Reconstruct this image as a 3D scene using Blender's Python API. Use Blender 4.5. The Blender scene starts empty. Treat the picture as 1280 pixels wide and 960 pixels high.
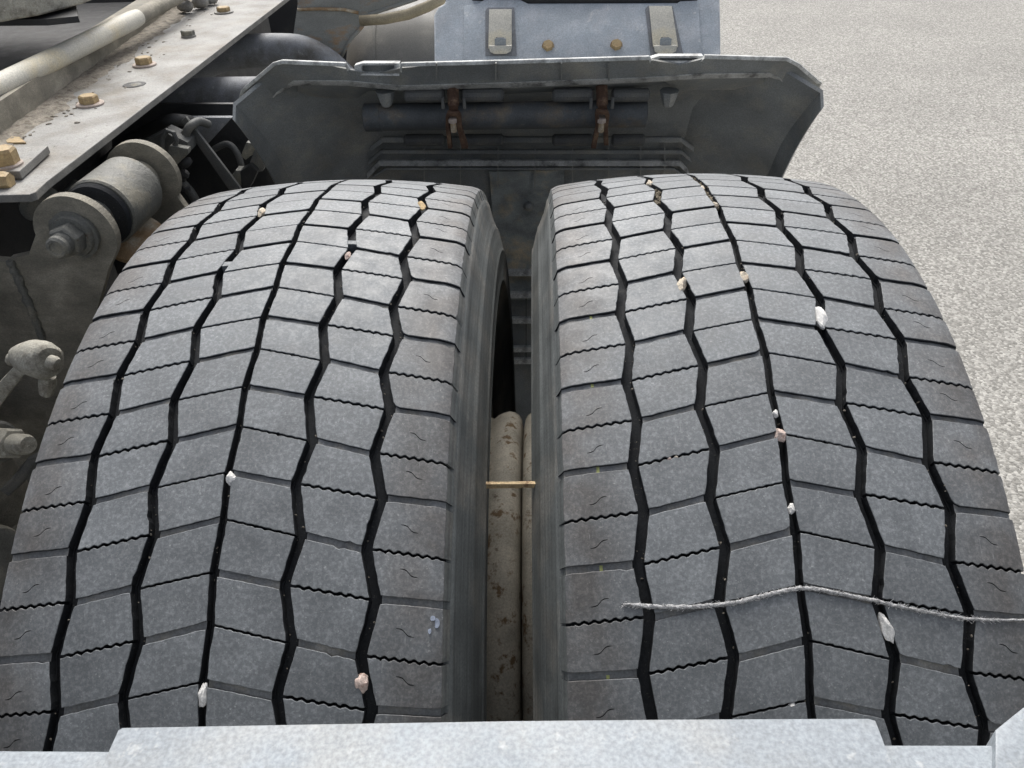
import bpy, bmesh, math, random
from mathutils import Vector, Matrix, Euler, noise
from mathutils.geometry import delaunay_2d_cdt, tessellate_polygon
random.seed(7)
SC = bpy.context.scene
COL = SC.collection
R90 = math.pi / 2

# ------------------------------------------------------------------ camera
# world: X to the right along the axle, Y towards the cab, Z up, origin on the axle centre line (metres)
CAM = Vector((0.01009584, -0.5906, 0.7676))
F = 0.9879
def _rot(p, y, r):
    a = math.pi/2 - p
    return (Matrix.Rotation(y, 3, 'Z') @ Matrix.Rotation(a, 3, 'X') @ Matrix.Rotation(r, 3, 'Z'))
DELTA = 0.2826055
CM = Matrix.Rotation(DELTA, 3, 'X') @ _rot(0.910924, 0.05419821, -0.05241264)
cd = bpy.data.cameras.new('camera'); cam = bpy.data.objects.new('camera', cd); COL.objects.link(cam)
cam.matrix_world = Matrix.Translation(CAM) @ CM.to_4x4()
cd.sensor_fit = 'HORIZONTAL'; cd.sensor_width = 36; cd.lens = 36*F*1000/1280
cd.clip_start = 0.02; cd.clip_end = 500
SC.camera = cam

# ------------------------------------------------------------------ daylight, bright overcast
SUN_EL, SUN_AZ = math.radians(48), math.radians(-8)
w = bpy.data.worlds.new('World'); SC.world = w; w.use_nodes = True
nt = w.node_tree; bg = nt.nodes['Background']
sky = nt.nodes.new('ShaderNodeTexSky'); sky.sky_type = 'NISHITA'; sky.sun_disc = False
sky.sun_elevation = SUN_EL; sky.sun_rotation = SUN_AZ
sky.air_density = 0.7; sky.dust_density = 5.0; sky.ozone_density = 1.0
hs = nt.nodes.new('ShaderNodeHueSaturation'); hs.inputs['Saturation'].default_value = 0.42   # thin cloud
nt.links.new(sky.outputs[0], hs.inputs['Color']); nt.links.new(hs.outputs[0], bg.inputs[0]); bg.inputs[1].default_value = 0.125
sl = bpy.data.lights.new('sun', 'SUN'); sl.energy = 1.45; sl.angle = math.radians(35); sl.color = (1, 0.985, 0.94)
so = bpy.data.objects.new('sun', sl); COL.objects.link(so)
sd = Vector((math.sin(SUN_AZ)*math.cos(SUN_EL), math.cos(SUN_AZ)*math.cos(SUN_EL), math.sin(SUN_EL)))
so.rotation_euler = sd.to_track_quat('Z', 'Y').to_euler()
SC.view_settings.view_transform = 'Standard'; SC.view_settings.look = 'None'
SC.view_settings.exposure = 0.74; SC.view_settings.gamma = 1.0

# ------------------------------------------------------------------ measuring: where a sight line meets a known surface
def ray(u, v):
    return CM @ Vector(((u-640)/(F*1000), (480-v)/(F*1000), -1))
def W(u, v, X=None, Y=None, Z=None, t=None):
    d = ray(u, v)
    if X is not None: t = (X-CAM.x)/d.x
    elif Y is not None: t = (Y-CAM.y)/d.y
    elif Z is not None: t = (Z-CAM.z)/d.z
    return CAM + d*t
def Wc(u, v, rad, near=False):
    d = ray(u, v); a = d.y**2+d.z**2; b = CAM.y*d.y+CAM.z*d.z; c = CAM.y**2+CAM.z**2-rad**2
    q = b*b-a*c
    q = math.sqrt(max(q, 0)); t = (-b-q)/a if near else (-b+q)/a
    return CAM + d*t

# ------------------------------------------------------------------ materials
def nd(nt, t, **k):
    n = nt.nodes.new(t)
    for a, b in k.items(): setattr(n, a, b)
    return n
def mat(name, base, rough=0.7, metal=0.0, var=0.25, vscale=12, spots=None, sscale=60, samt=0.5, bump=0.15, bscale=300,
        second=None, s2scale=8, s2lo=0.5, s2hi=0.65, spec=0.5, objrand=0.0, stretch=(1, 1, 1), fine=0.2, fscale=600):
    """base colour broken by soft large noise, fine grain, a second colour in patches (dust, rust), and small spots"""
    m = bpy.data.materials.new(name); m.use_nodes = True; nt = m.node_tree
    b = nt.nodes['Principled BSDF']; L = nt.links.new
    geo = nd(nt, 'ShaderNodeTexCoord'); mp = nd(nt, 'ShaderNodeMapping'); mp.inputs['Scale'].default_value = stretch
    if objrand:
        oi = nd(nt, 'ShaderNodeObjectInfo'); cx = nd(nt, 'ShaderNodeCombineXYZ')
        mu = nd(nt, 'ShaderNodeMath', operation='MULTIPLY'); mu.inputs[1].default_value = 9
        L(oi.outputs['Random'], mu.inputs[0]); L(mu.outputs[0], cx.inputs[0]); L(mu.outputs[0], cx.inputs[1]); L(mu.outputs[0], cx.inputs[2])
        L(cx.outputs[0], mp.inputs['Location'])
    L(geo.outputs['Object'], mp.inputs[0]); P = mp.outputs[0]
    def nz(scale, detail=4, r=0.6):
        n = nd(nt, 'ShaderNodeTexNoise'); n.inputs['Scale'].default_value = scale; n.inputs['Detail'].default_value = detail
        n.inputs['Roughness'].default_value = r; L(P, n.inputs['Vector']); return n.outputs['Fac']
    def mr(x, a, bb, c, d):
        n = nd(nt, 'ShaderNodeMapRange'); L(x, n.inputs[0])
        for i, vv in enumerate((a, bb, c, d)): n.inputs[i+1].default_value = vv
        return n.outputs[0]
    def mix(f, A, B, mode='MIX'):
        n = nd(nt, 'ShaderNodeMix', data_type='RGBA', blend_type=mode)
        if isinstance(f, (int, float)): n.inputs[0].default_value = f
        else: L(f, n.inputs[0])
        for s, x in ((6, A), (7, B)):
            if isinstance(x, tuple): n.inputs[s].default_value = x+(1,) if len(x) == 3 else x
            else: L(x, n.inputs[s])
        return n.outputs[2]
    col = base
    v1 = mr(nz(vscale), 0.3, 0.7, 1-var, 1+var)
    v2 = mr(nz(fscale, 2), 0.3, 0.7, 1-fine, 1+fine)
    mm = nd(nt, 'ShaderNodeMath', operation='MULTIPLY'); L(v1, mm.inputs[0]); L(v2, mm.inputs[1]); f = mm.outputs[0]
    if objrand:
        m3 = nd(nt, 'ShaderNodeMath', operation='MULTIPLY'); L(f, m3.inputs[0]); L(mr(oi.outputs['Random'], 0, 1, 1-objrand, 1+objrand), m3.inputs[1]); f = m3.outputs[0]
    if second: col = mix(mr(nz(s2scale, 8, 0.65), s2lo, s2hi, 0, 1), col, second)
    if spots: col = mix(mr(nz(sscale, 3, 0.7), 0.62, 0.72, 0, samt), col, spots)
    g = nd(nt, 'ShaderNodeVectorMath', operation='SCALE')
    if isinstance(col, tuple): g.inputs[0].default_value = col
    else: L(col, g.inputs[0])
    L(f, g.inputs['Scale'])
    L(g.outputs[0], b.inputs['Base Color'])
    b.inputs['Roughness'].default_value = rough; b.inputs['Metallic'].default_value = metal
    b.inputs['Specular IOR Level'].default_value = spec
    L(mr(nz(vscale*2), 0.3, 0.7, max(rough-0.12, 0), min(rough+0.12, 1)), b.inputs['Roughness'])
    if bump:
        bp = nd(nt, 'ShaderNodeBump'); bp.inputs['Strength'].default_value = bump; bp.inputs['Distance'].default_value = 0.002
        L(nz(bscale, 5, 0.65), bp.inputs['Height']); L(bp.outputs[0], b.inputs['Normal'])
    return m

M = {}
M['tread'] = mat('worn_tread_rubber', (0.142, 0.153, 0.160), 0.60, var=0.20, vscale=34, spots=(0.46, 0.47, 0.46), sscale=520, samt=0.55, bump=0.12, bscale=1100,
                 second=(0.240, 0.252, 0.260), s2scale=400, s2lo=0.45, s2hi=0.68, objrand=0.10, fine=0.12, fscale=900)
def shoulder_dust(m):
    """browner, scuffed dirt towards the two shoulders of the tread"""
    nt = m.node_tree; L = nt.links.new; b = nt.nodes['Principled BSDF']; src = b.inputs['Base Color'].links[0].from_socket
    tc = nd(nt, 'ShaderNodeTexCoord'); sp = nd(nt, 'ShaderNodeSeparateXYZ'); L(tc.outputs['Object'], sp.inputs[0])
    ab = nd(nt, 'ShaderNodeMath', operation='ABSOLUTE'); L(sp.outputs['X'], ab.inputs[0])
    m1 = nd(nt, 'ShaderNodeMapRange'); L(ab.outputs[0], m1.inputs[0])
    for k, q in enumerate((0.086, 0.118, 0.0, 1.0)): m1.inputs[k+1].default_value = q
    oi = nd(nt, 'ShaderNodeObjectInfo'); va = nd(nt, 'ShaderNodeVectorMath', operation='ADD'); L(tc.outputs['Object'], va.inputs[0])
    cb = nd(nt, 'ShaderNodeCombineXYZ'); L(oi.outputs['Random'], cb.inputs[0]); L(oi.outputs['Random'], cb.inputs[2]); L(cb.outputs[0], va.inputs[1])
    n = nd(nt, 'ShaderNodeTexNoise'); n.inputs['Scale'].default_value = 38; n.inputs['Detail'].default_value = 6; L(va.outputs[0], n.inputs['Vector'])
    m2 = nd(nt, 'ShaderNodeMapRange'); L(n.outputs['Fac'], m2.inputs[0])
    for k, q in enumerate((0.34, 0.62, 0.25, 1.0)): m2.inputs[k+1].default_value = q
    mu = nd(nt, 'ShaderNodeMath', operation='MULTIPLY'); L(m1.outputs[0], mu.inputs[0]); L(m2.outputs[0], mu.inputs[1])
    mx = nd(nt, 'ShaderNodeMix', data_type='RGBA', blend_type='MULTIPLY'); L(mu.outputs[0], mx.inputs[0]); L(src, mx.inputs[6]); mx.inputs[7].default_value = (0.70, 0.63, 0.58, 1)
    # thin random scuff lines
    mp = nd(nt, 'ShaderNodeMapping'); mp.inputs['Scale'].default_value = (260, 30, 30); mp.inputs['Rotation'].default_value = (0.3, 0.5, 0.7); L(va.outputs[0], mp.inputs[0])
    n2 = nd(nt, 'ShaderNodeTexNoise'); n2.inputs['Scale'].default_value = 3.0; n2.inputs['Detail'].default_value = 2; L(mp.outputs[0], n2.inputs['Vector'])
    m3 = nd(nt, 'ShaderNodeMapRange'); L(n2.outputs['Fac'], m3.inputs[0])
    for k, q in enumerate((0.70, 0.76, 0.0, 0.35)): m3.inputs[k+1].default_value = q
    mx2 = nd(nt, 'ShaderNodeMix', data_type='RGBA'); L(m3.outputs[0], mx2.inputs[0]); L(mx.outputs[2], mx2.inputs[6]); mx2.inputs[7].default_value = (0.36, 0.36, 0.36, 1)
    L(mx2.outputs[2], b.inputs['Base Color'])
shoulder_dust(M['tread'])
M['groove'] = mat('clean_black_groove_rubber', (0.021, 0.023, 0.026), 0.8, spec=0.25, var=0.3, vscale=60, spots=(0.12, 0.115, 0.10), sscale=420, samt=0.5, bump=0.2, bscale=500)
M['floor'] = mat('dusty_groove_floor', (0.19, 0.195, 0.195), 0.8, var=0.35, vscale=50, second=(0.25, 0.235, 0.20), s2scale=60, s2lo=0.48, s2hi=0.7, bump=0.2, bscale=500)
M['side'] = mat('sidewall_rubber', (0.100, 0.108, 0.106), 0.6, var=0.3, vscale=18, second=(0.20, 0.185, 0.16), s2scale=11, s2lo=0.46, s2hi=0.7, bump=0.15, bscale=400)
def ring_streaks(m):
    nt = m.node_tree; L = nt.links.new; b = nt.nodes['Principled BSDF']; src = b.inputs['Base Color'].links[0].from_socket
    tc = nd(nt, 'ShaderNodeTexCoord'); sp = nd(nt, 'ShaderNodeSeparateXYZ'); L(tc.outputs['Object'], sp.inputs[0])
    cb = nd(nt, 'ShaderNodeCombineXYZ'); L(sp.outputs['Y'], cb.inputs[0]); L(sp.outputs['Z'], cb.inputs[1])
    ln = nd(nt, 'ShaderNodeVectorMath', operation='LENGTH'); L(cb.outputs[0], ln.inputs[0])
    an = nd(nt, 'ShaderNodeMath', operation='ARCTAN2'); L(sp.outputs['Y'], an.inputs[0]); L(sp.outputs['Z'], an.inputs[1])
    r_ = nd(nt, 'ShaderNodeMath', operation='MULTIPLY'); r_.inputs[1].default_value = 420; L(ln.outputs['Value'], r_.inputs[0])
    a_ = nd(nt, 'ShaderNodeMath', operation='MULTIPLY'); a_.inputs[1].default_value = 2.2; L(an.outputs[0], a_.inputs[0])
    c2 = nd(nt, 'ShaderNodeCombineXYZ'); L(r_.outputs[0], c2.inputs[0]); L(a_.outputs[0], c2.inputs[1])
    n = nd(nt, 'ShaderNodeTexNoise'); n.inputs['Scale'].default_value = 1.0; n.inputs['Detail'].default_value = 3; L(c2.outputs[0], n.inputs['Vector'])
    m1 = nd(nt, 'ShaderNodeMapRange'); L(n.outputs['Fac'], m1.inputs[0])
    for k, q in enumerate((0.3, 0.7, 0.72, 1.32)): m1.inputs[k+1].default_value = q
    g = nd(nt, 'ShaderNodeVectorMath', operation='SCALE'); L(src, g.inputs[0]); L(m1.outputs[0], g.inputs['Scale']); L(g.outputs[0], b.inputs['Base Color'])
ring_streaks(M['side'])
M['rim'] = mat('dusty_rim_paint', (0.47, 0.44, 0.375), 0.8, var=0.3, vscale=30, second=(0.16, 0.11, 0.065), s2scale=60, s2lo=0.55, s2hi=0.63, spots=(0.12, 0.08, 0.05), sscale=110, samt=.7, bump=0.2, bscale=200)
M['plastic'] = mat('grey_mudguard_plastic', (0.225, 0.237, 0.235), 0.62, var=0.25, vscale=14, second=(0.33, 0.315, 0.27), s2scale=17, s2lo=0.48, s2hi=0.72, spots=(0.25, 0.24, 0.2), sscale=120, samt=0.35, bump=0.12)
M['edge'] = mat('scuffed_light_plastic_edge', (0.55, 0.56, 0.54), 0.7, var=0.3, vscale=40, second=(0.28, 0.28, 0.27), s2scale=60, s2lo=0.5, s2hi=0.65)
M['ridge'] = mat('worn_grey_rib', (0.48, 0.485, 0.47), 0.65, var=0.3, vscale=30, second=(0.15, 0.15, 0.145), s2scale=40, s2lo=0.5, s2hi=0.65)
M['dust'] = mat('caked_dust', (0.25, 0.225, 0.185), 0.95, var=0.3, vscale=60, second=(0.13, 0.11, 0.085), s2scale=90, s2lo=0.48, s2hi=0.62, bump=0.9, bscale=260)
M['tube'] = mat('grimy_grey_tube', (0.085, 0.092, 0.095), 0.6, var=0.35, vscale=25, second=(0.14, 0.115, 0.085), s2scale=26, s2lo=0.52, s2hi=0.7, spots=(0.2, 0.19, 0.16), sscale=100, samt=.4, bump=0.3, bscale=200)
M['muddy'] = mat('mud_splashed_plastic', (0.30, 0.325, 0.32), 0.75, var=0.4, vscale=30, second=(0.50, 0.43, 0.31), s2scale=24, s2lo=0.52, s2hi=0.68, spots=(0.22, 0.22, 0.2), sscale=90, samt=0.4)
M['box'] = mat('blue_grey_cover', (0.38, 0.42, 0.455), 0.55, var=0.15, vscale=16, second=(0.50, 0.52, 0.54), s2scale=40, s2lo=0.45, s2hi=0.75, spots=(0.62, 0.62, 0.6), sscale=70, samt=0.6, bump=0.05)
M['bar'] = mat('weathered_grey_paint', (0.28, 0.31, 0.335), 0.5, var=0.12, vscale=20, second=(0.34, 0.345, 0.335), s2scale=16, s2lo=0.48, s2hi=0.75, spots=(0.6, 0.6, 0.58), sscale=120, samt=0.35, bump=0.04, bscale=120)
M['plate'] = mat('dusty_zinc_plate', (0.29, 0.286, 0.27), 0.65, var=0.28, vscale=20, second=(0.21, 0.19, 0.16), s2scale=14, s2lo=0.44, s2hi=0.66, spots=(0.07, 0.06, 0.05), sscale=120, samt=0.6, bump=0.6, bscale=90)
M['plate_edge'] = mat('plate_edge', (0.20, 0.195, 0.18), 0.7, var=0.25, vscale=40, bump=0.3, bscale=150)
M['pale'] = mat('pale_galvanised_pipe', (0.55, 0.53, 0.46), 0.6, var=0.12, vscale=14, second=(0.62, 0.54, 0.36), s2scale=10, s2lo=0.5, s2hi=0.7, spots=(0.15, 0.13, 0.10), sscale=110, samt=0.3, bump=0.2, bscale=100)
M['brass'] = mat('yellow_zinc_bolt', (0.42, 0.31, 0.16), 0.6, var=0.3, vscale=60, second=(0.25, 0.16, 0.08), s2scale=80, s2lo=0.5, s2hi=0.7, bump=0.3, bscale=300)
M['washer'] = mat('dusty_pink_washer', (0.42, 0.35, 0.30), 0.7, var=0.2, vscale=60)
M['steel'] = mat('dusty_cast_steel', (0.155, 0.155, 0.138), 0.65, var=0.3, vscale=22, second=(0.30, 0.27, 0.20), s2scale=18, s2lo=0.5, s2hi=0.72, spots=(0.08, 0.05, 0.03), sscale=80, samt=0.7, bump=0.6, bscale=180)
M['plate_brown'] = mat('dusty_brown_steel', (0.215, 0.20, 0.16), 0.75, var=0.38, vscale=16, second=(0.34, 0.31, 0.25), s2scale=26, s2lo=0.46, s2hi=0.75, bump=0.5, bscale=150, stretch=(1, 1, 1.6))
M['rusty'] = mat('light_rust', (0.36, 0.24, 0.13), 0.75, var=0.3, vscale=40, second=(0.40, 0.36, 0.28), s2scale=40, s2lo=0.45, s2hi=0.65, bump=0.4, bscale=200)
M['rust'] = mat('dark_rust', (0.10, 0.055, 0.035), 0.7, var=0.4, vscale=60, second=(0.20, 0.13, 0.08), s2scale=70, s2lo=0.5, s2hi=0.7, bump=0.4, bscale=300)
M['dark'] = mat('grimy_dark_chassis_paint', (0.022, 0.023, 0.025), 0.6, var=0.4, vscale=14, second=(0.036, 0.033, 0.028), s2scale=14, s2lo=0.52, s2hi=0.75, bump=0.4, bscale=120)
M['mid'] = mat('dusty_grey_chassis_paint', (0.10, 0.103, 0.10), 0.65, var=0.35, vscale=16, second=(0.13, 0.12, 0.10), s2scale=18, s2lo=0.5, s2hi=0.72, bump=0.4, bscale=120)
M['pipe'] = mat('grey_painted_pipe', (0.22, 0.23, 0.245), 0.68, var=0.2, vscale=16, second=(0.10, 0.095, 0.085), s2scale=12, s2lo=0.5, s2hi=0.7, spots=(0.4, 0.4, 0.38), sscale=60, samt=0.4, bump=0.12)
M['stained'] = mat('grey_steel_with_rust_stains', (0.27, 0.275, 0.255), 0.6, var=0.2, vscale=14, second=(0.36, 0.21, 0.10), s2scale=12, s2lo=0.54, s2hi=0.68, bump=0.3, bscale=120, stretch=(1, 1, 2.5))
M['tank'] = mat('dusty_air_tank_paint', (0.19, 0.185, 0.17), 0.6, var=0.2, vscale=12, second=(0.26, 0.25, 0.22), s2scale=14, s2lo=0.5, s2hi=0.7, bump=0.1)
M['tan'] = mat('tan_hose', (0.32, 0.27, 0.18), 0.6, var=0.3, vscale=20, bump=0.2)
M['joint'] = mat('pale_dusty_fitting', (0.37, 0.355, 0.30), 0.75, var=0.2, vscale=40, second=(0.17, 0.155, 0.125), s2scale=55, s2lo=0.48, s2hi=0.66, spots=(0.6, 0.58, 0.5), sscale=150, samt=.5, bump=0.6, bscale=220)
M['white_stone'] = mat('white_stone', (0.72, 0.71, 0.68), 0.8, var=0.12, vscale=120, bump=0.5, bscale=600)
M['cream_stone'] = mat('cream_stone', (0.60, 0.53, 0.42), 0.8, var=0.2, vscale=150, second=(0.45, 0.33, 0.22), s2scale=200, s2lo=0.5, s2hi=0.7, bump=0.5, bscale=600)
M['pink_stone'] = mat('pink_stone', (0.60, 0.48, 0.42), 0.8, var=0.2, vscale=150, second=(0.35, 0.22, 0.17), s2scale=220, s2lo=0.52, s2hi=0.68, bump=0.5, bscale=600)
M['tan_stone'] = mat('tan_stone', (0.50, 0.37, 0.20), 0.8, var=0.2, vscale=150, bump=0.5, bscale=600)
M['soil'] = mat('dry_soil', (0.20, 0.17, 0.12), 0.9, var=0.4, vscale=200, bump=0.8, bscale=900)
M['paint'] = mat('yellow_marking_paint', (0.42, 0.44, 0.16), 0.6, var=0.3, vscale=200)
M['smudge'] = mat('pale_blue_smudge', (0.32, 0.36, 0.44), 0.6, var=0.3, vscale=200)
M['cord'] = mat('grey_white_frayed_cord', (0.62, 0.62, 0.62), 0.85, var=0.3, vscale=400, second=(0.25, 0.25, 0.25), s2scale=900, s2lo=0.55, s2hi=0.62, bump=1.0, bscale=1500)
M['wood'] = mat('splintered_wood', (0.50, 0.38, 0.22), 0.8, var=0.3, vscale=90, second=(0.22, 0.14, 0.08), s2scale=160, s2lo=0.5, s2hi=0.68, bump=0.6, bscale=500)

def asphalt():
    m = bpy.data.materials.new('pale_asphalt'); m.use_nodes = True; nt = m.node_tree; b = nt.nodes['Principled BSDF']; L = nt.links.new  # the pale grain is the asphalt's own colour
    tc = nd(nt, 'ShaderNodeTexCoord')
    vo = nd(nt, 'ShaderNodeTexVoronoi'); vo.inputs['Scale'].default_value = 140; L(tc.outputs['Object'], vo.inputs['Vector'])
    bw = nd(nt, 'ShaderNodeRGBToBW'); L(vo.outputs['Color'], bw.inputs[0])
    cr = nd(nt, 'ShaderNodeValToRGB'); L(bw.outputs[0], cr.inputs[0]); e = cr.color_ramp.elements
    e[0].position = 0.1; e[0].color = (0.165, 0.160, 0.145, 1); e[1].position = 0.92; e[1].color = (0.45, 0.438, 0.405, 1)
    x = e.new(0.45); x.color = (0.250, 0.243, 0.222, 1)
    n = nd(nt, 'ShaderNodeTexNoise'); n.inputs['Scale'].default_value = 1.6; n.inputs['Detail'].default_value = 8; L(tc.outputs['Object'], n.inputs['Vector'])
    mr = nd(nt, 'ShaderNodeMapRange'); L(n.outputs['Fac'], mr.inputs[0])
    for i, q in enumerate((0.3, 0.7, 0.90, 1.08)): mr.inputs[i+1].default_value = q
    g = nd(nt, 'ShaderNodeVectorMath', operation='SCALE'); L(cr.outputs[0], g.inputs[0]); L(mr.outputs[0], g.inputs['Scale'])
    L(g.outputs[0], b.inputs['Base Color']); b.inputs['Roughness'].default_value = 0.85
    d = nd(nt, 'ShaderNodeTexVoronoi'); d.inputs['Scale'].default_value = 140; L(tc.outputs['Object'], d.inputs['Vector'])
    bp = nd(nt, 'ShaderNodeBump'); bp.invert = True; bp.inputs['Strength'].default_value = 0.5; bp.inputs['Distance'].default_value = 0.004
    L(d.outputs['Distance'], bp.inputs['Height']); L(bp.outputs[0], b.inputs['Normal'])
    return m
M['asphalt'] = asphalt()

# ------------------------------------------------------------------ object helpers
def link(name, me, parent=None):
    o = bpy.data.objects.new(name, me); COL.objects.link(o)
    if parent: o.parent = parent
    return o
def tag(o, label=None, cat=None, group=None, kind=None):
    if label: o['label'] = label
    if cat: o['category'] = cat
    if group: o['group'] = group
    if kind: o['kind'] = kind
    return o
def empty(name, loc, label, cat, group=None):
    o = bpy.data.objects.new(name, None); COL.objects.link(o); o.location = loc; o.empty_display_size = 0.05
    return tag(o, label, cat, group)
def fin(bm, name, material, parent=None, smooth=None, bevel=0, seg=2):
    """finish a bmesh given in world coordinates; the object's origin goes to its middle"""
    bmesh.ops.recalc_face_normals(bm, faces=bm.faces)
    if bevel:
        ed = [e for e in bm.edges if len(e.link_faces) == 2 and e.calc_face_angle(0) > 0.5]
        bmesh.ops.bevel(bm, geom=ed, offset=bevel, segments=seg, profile=0.6, affect='EDGES', clamp_overlap=True)
    c = sum((v.co for v in bm.verts), Vector())/len(bm.verts)
    for v in bm.verts: v.co -= c
    me = bpy.data.meshes.new(name); bm.to_mesh(me); bm.free()
    for m in (material if isinstance(material, list) else [material]): me.materials.append(M[m])
    o = link(name, me)
    if parent:
        o.parent = parent; o.location = c - PLOC(parent)
    else: o.location = c
    if smooth is not None:
        me.shade_smooth() if smooth is True else shade_angle(me, smooth)
    return o
def PLOC(p):
    l = p.location.copy()
    while p.parent: p = p.parent; l += p.location
    return l
def shade_angle(me, ang):
    me.shade_smooth()
    bm = bmesh.new(); bm.from_mesh(me)
    for e in bm.edges:
        if len(e.link_faces) != 2 or e.calc_face_angle(0) > ang: e.smooth = False
    bm.to_mesh(me); bm.free()
def basis(d):
    d = d.normalized(); a = Vector((0, 0, 1)) if abs(d.z) < 0.9 else Vector((1, 0, 0))
    x = d.cross(a).normalized(); return x, d.cross(x).normalized(), d
def add_cyl(bm, a, b, r, r2=None, n=24, prof=None, cap=True, jit=0):
    """lathe between a and b; prof: list of (fraction along, radius)"""
    a = Vector(a); b = Vector(b); x, y, d = basis(b-a); L = (b-a).length
    prof = prof or [(0, r), (1, r if r2 is None else r2)]
    rings = []
    for f, rr in prof:
        rings.append([bm.verts.new(a+d*(L*f)+(x*math.cos(2*math.pi*i/n)+y*math.sin(2*math.pi*i/n))*(rr*(1+random.uniform(-jit, jit)))) for i in range(n)])
    for p, q in zip(rings, rings[1:]):
        for i in range(n): bm.faces.new((p[i], p[(i+1) % n], q[(i+1) % n], q[i]))
    if cap: bm.faces.new(rings[0][::-1]); bm.faces.new(rings[-1])
def add_tube(bm, pts, r, n=12, jit=0):
    pts = [Vector(p) for p in pts]; rs = r if isinstance(r, (list, tuple)) else [r]*len(pts)
    rings = []; up = None
    for i, p in enumerate(pts):
        d = (pts[min(i+1, len(pts)-1)]-pts[max(i-1, 0)]).normalized()
        if up is None: x, y, _ = basis(d)
        else: x = (up-d*up.dot(d)).normalized(); y = d.cross(x)
        up = x
        rings.append([bm.verts.new(p+(x*math.cos(2*math.pi*k/n)+y*math.sin(2*math.pi*k/n))*rs[i]*(1+random.uniform(-jit, jit))) for k in range(n)])
    for p, q in zip(rings, rings[1:]):
        for k in range(n): bm.faces.new((p[k], p[(k+1) % n], q[(k+1) % n], q[k]))
    bm.faces.new(rings[0][::-1]); bm.faces.new(rings[-1])
def add_prism(bm, poly, ext):
    """closed polygon (world points) pushed out by vector ext"""
    a = [bm.verts.new(p) for p in poly]; b = [bm.verts.new(Vector(p)+Vector(ext)) for p in poly]; n = len(a)
    if n > 4:
        for t in tessellate_polygon([[Vector(p) for p in poly]]):
            bm.faces.new([a[k] for k in t]); bm.faces.new([b[k] for k in reversed(t)])
    else:
        bm.faces.new(a[::-1]); bm.faces.new(b)
    for i in range(n): bm.faces.new((a[i], a[(i+1) % n], b[(i+1) % n], b[i]))
def add_box(bm, lo, hi):
    lo, hi = Vector(lo), Vector(hi)
    add_prism(bm, [(lo.x, lo.y, lo.z), (hi.x, lo.y, lo.z), (hi.x, hi.y, lo.z), (lo.x, hi.y, lo.z)], (0, 0, hi.z-lo.z))
def add_strip(bm, A, B, th):
    """sheet between two polylines with thickness vectors th"""
    n = len(A); th = Vector(th)
    a = [bm.verts.new(p) for p in A]; b = [bm.verts.new(p) for p in B]
    c = [bm.verts.new(Vector(p)+th) for p in A]; d = [bm.verts.new(Vector(p)+th) for p in B]
    for i in range(n-1):
        bm.faces.new((a[i], a[i+1], b[i+1], b[i])); bm.faces.new((c[i+1], c[i], d[i], d[i+1]))
        bm.faces.new((a[i+1], a[i], c[i], c[i+1])); bm.faces.new((b[i], b[i+1], d[i+1], d[i]))
    bm.faces.new((a[0], b[0], d[0], c[0])); bm.faces.new((b[-1], a[-1], c[-1], d[-1]))
def add_hex(bm, c, axis, r, h, ang=0.0):
    x, y, d = basis(Vector(axis)); c = Vector(c)
    P = lambda rr, hh: [bm.verts.new(c+d*hh+(x*math.cos(ang+i*math.pi/3)+y*math.sin(ang+i*math.pi/3))*rr) for i in range(6)]
    rings = [P(r, 0), P(r, h*0.82), P(r*0.86, h)]
    for p, q in zip(rings, rings[1:]):
        for i in range(6): bm.faces.new((p[i], p[(i+1) % 6], q[(i+1) % 6], q[i]))
    bm.faces.new(rings[0][::-1]); bm.faces.new(rings[-1])
def roughen(bm, amp, sc, off=0):
    bm.normal_update()
    for v in bm.verts:
        v.co += v.normal*(noise.noise(v.co*sc+Vector((off, off, off)))*amp)
def subdiv(bm, cuts, maxlen=None):
    ed = [e for e in bm.edges if maxlen is None or e.calc_length() > maxlen]
    bmesh.ops.subdivide_edges(bm, edges=ed, cuts=cuts, use_grid_fill=True)

# ================================================================== GROUND
GZ = -0.488
bm = bmesh.new(); bmesh.ops.create_grid(bm, x_segments=1, y_segments=1, size=120)
for v in bm.verts: v.co.z += GZ
g = fin(bm, 'asphalt_ground', 'asphalt'); tag(g, kind='structure')

# ================================================================== TYRES
RT = 0.5; CR = 0.0085; EDGE = 0.1335
P1 = 0.12147
def pk(k):                 # angle of pitch k; 52 pitches close the ring
    p2 = (2*math.pi-20*P1)/32
    return k*P1 if abs(k) <= 10 else math.copysign(10*P1+(abs(k)-10)*p2, k)
def rtop(x):
    r = RT-CR*(x/0.12)**2
    e = abs(x)-0.124
    if e > 0: r -= 0.0025*(e/0.0095)**2
    return r
# groove vertices: x and phase where the zigzag turns (L, R)
G = [dict(L=(-0.0905, -0.4146), R=(-0.0862, -0.4759)), dict(L=(-0.0464, -0.3703), R=(-0.0408, -0.4326)),
     dict(L=(-0.0008, -0.388), R=(0.0008, -0.4505)),
     dict(L=(0.0420, -0.3734), R=(0.0480, -0.4317)), dict(L=(0.0880, -0.4161), R=(0.0942, -0.4795))]
HW = [0.0031, 0.0030, 0.0023, 0.0031, 0.0032]
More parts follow.
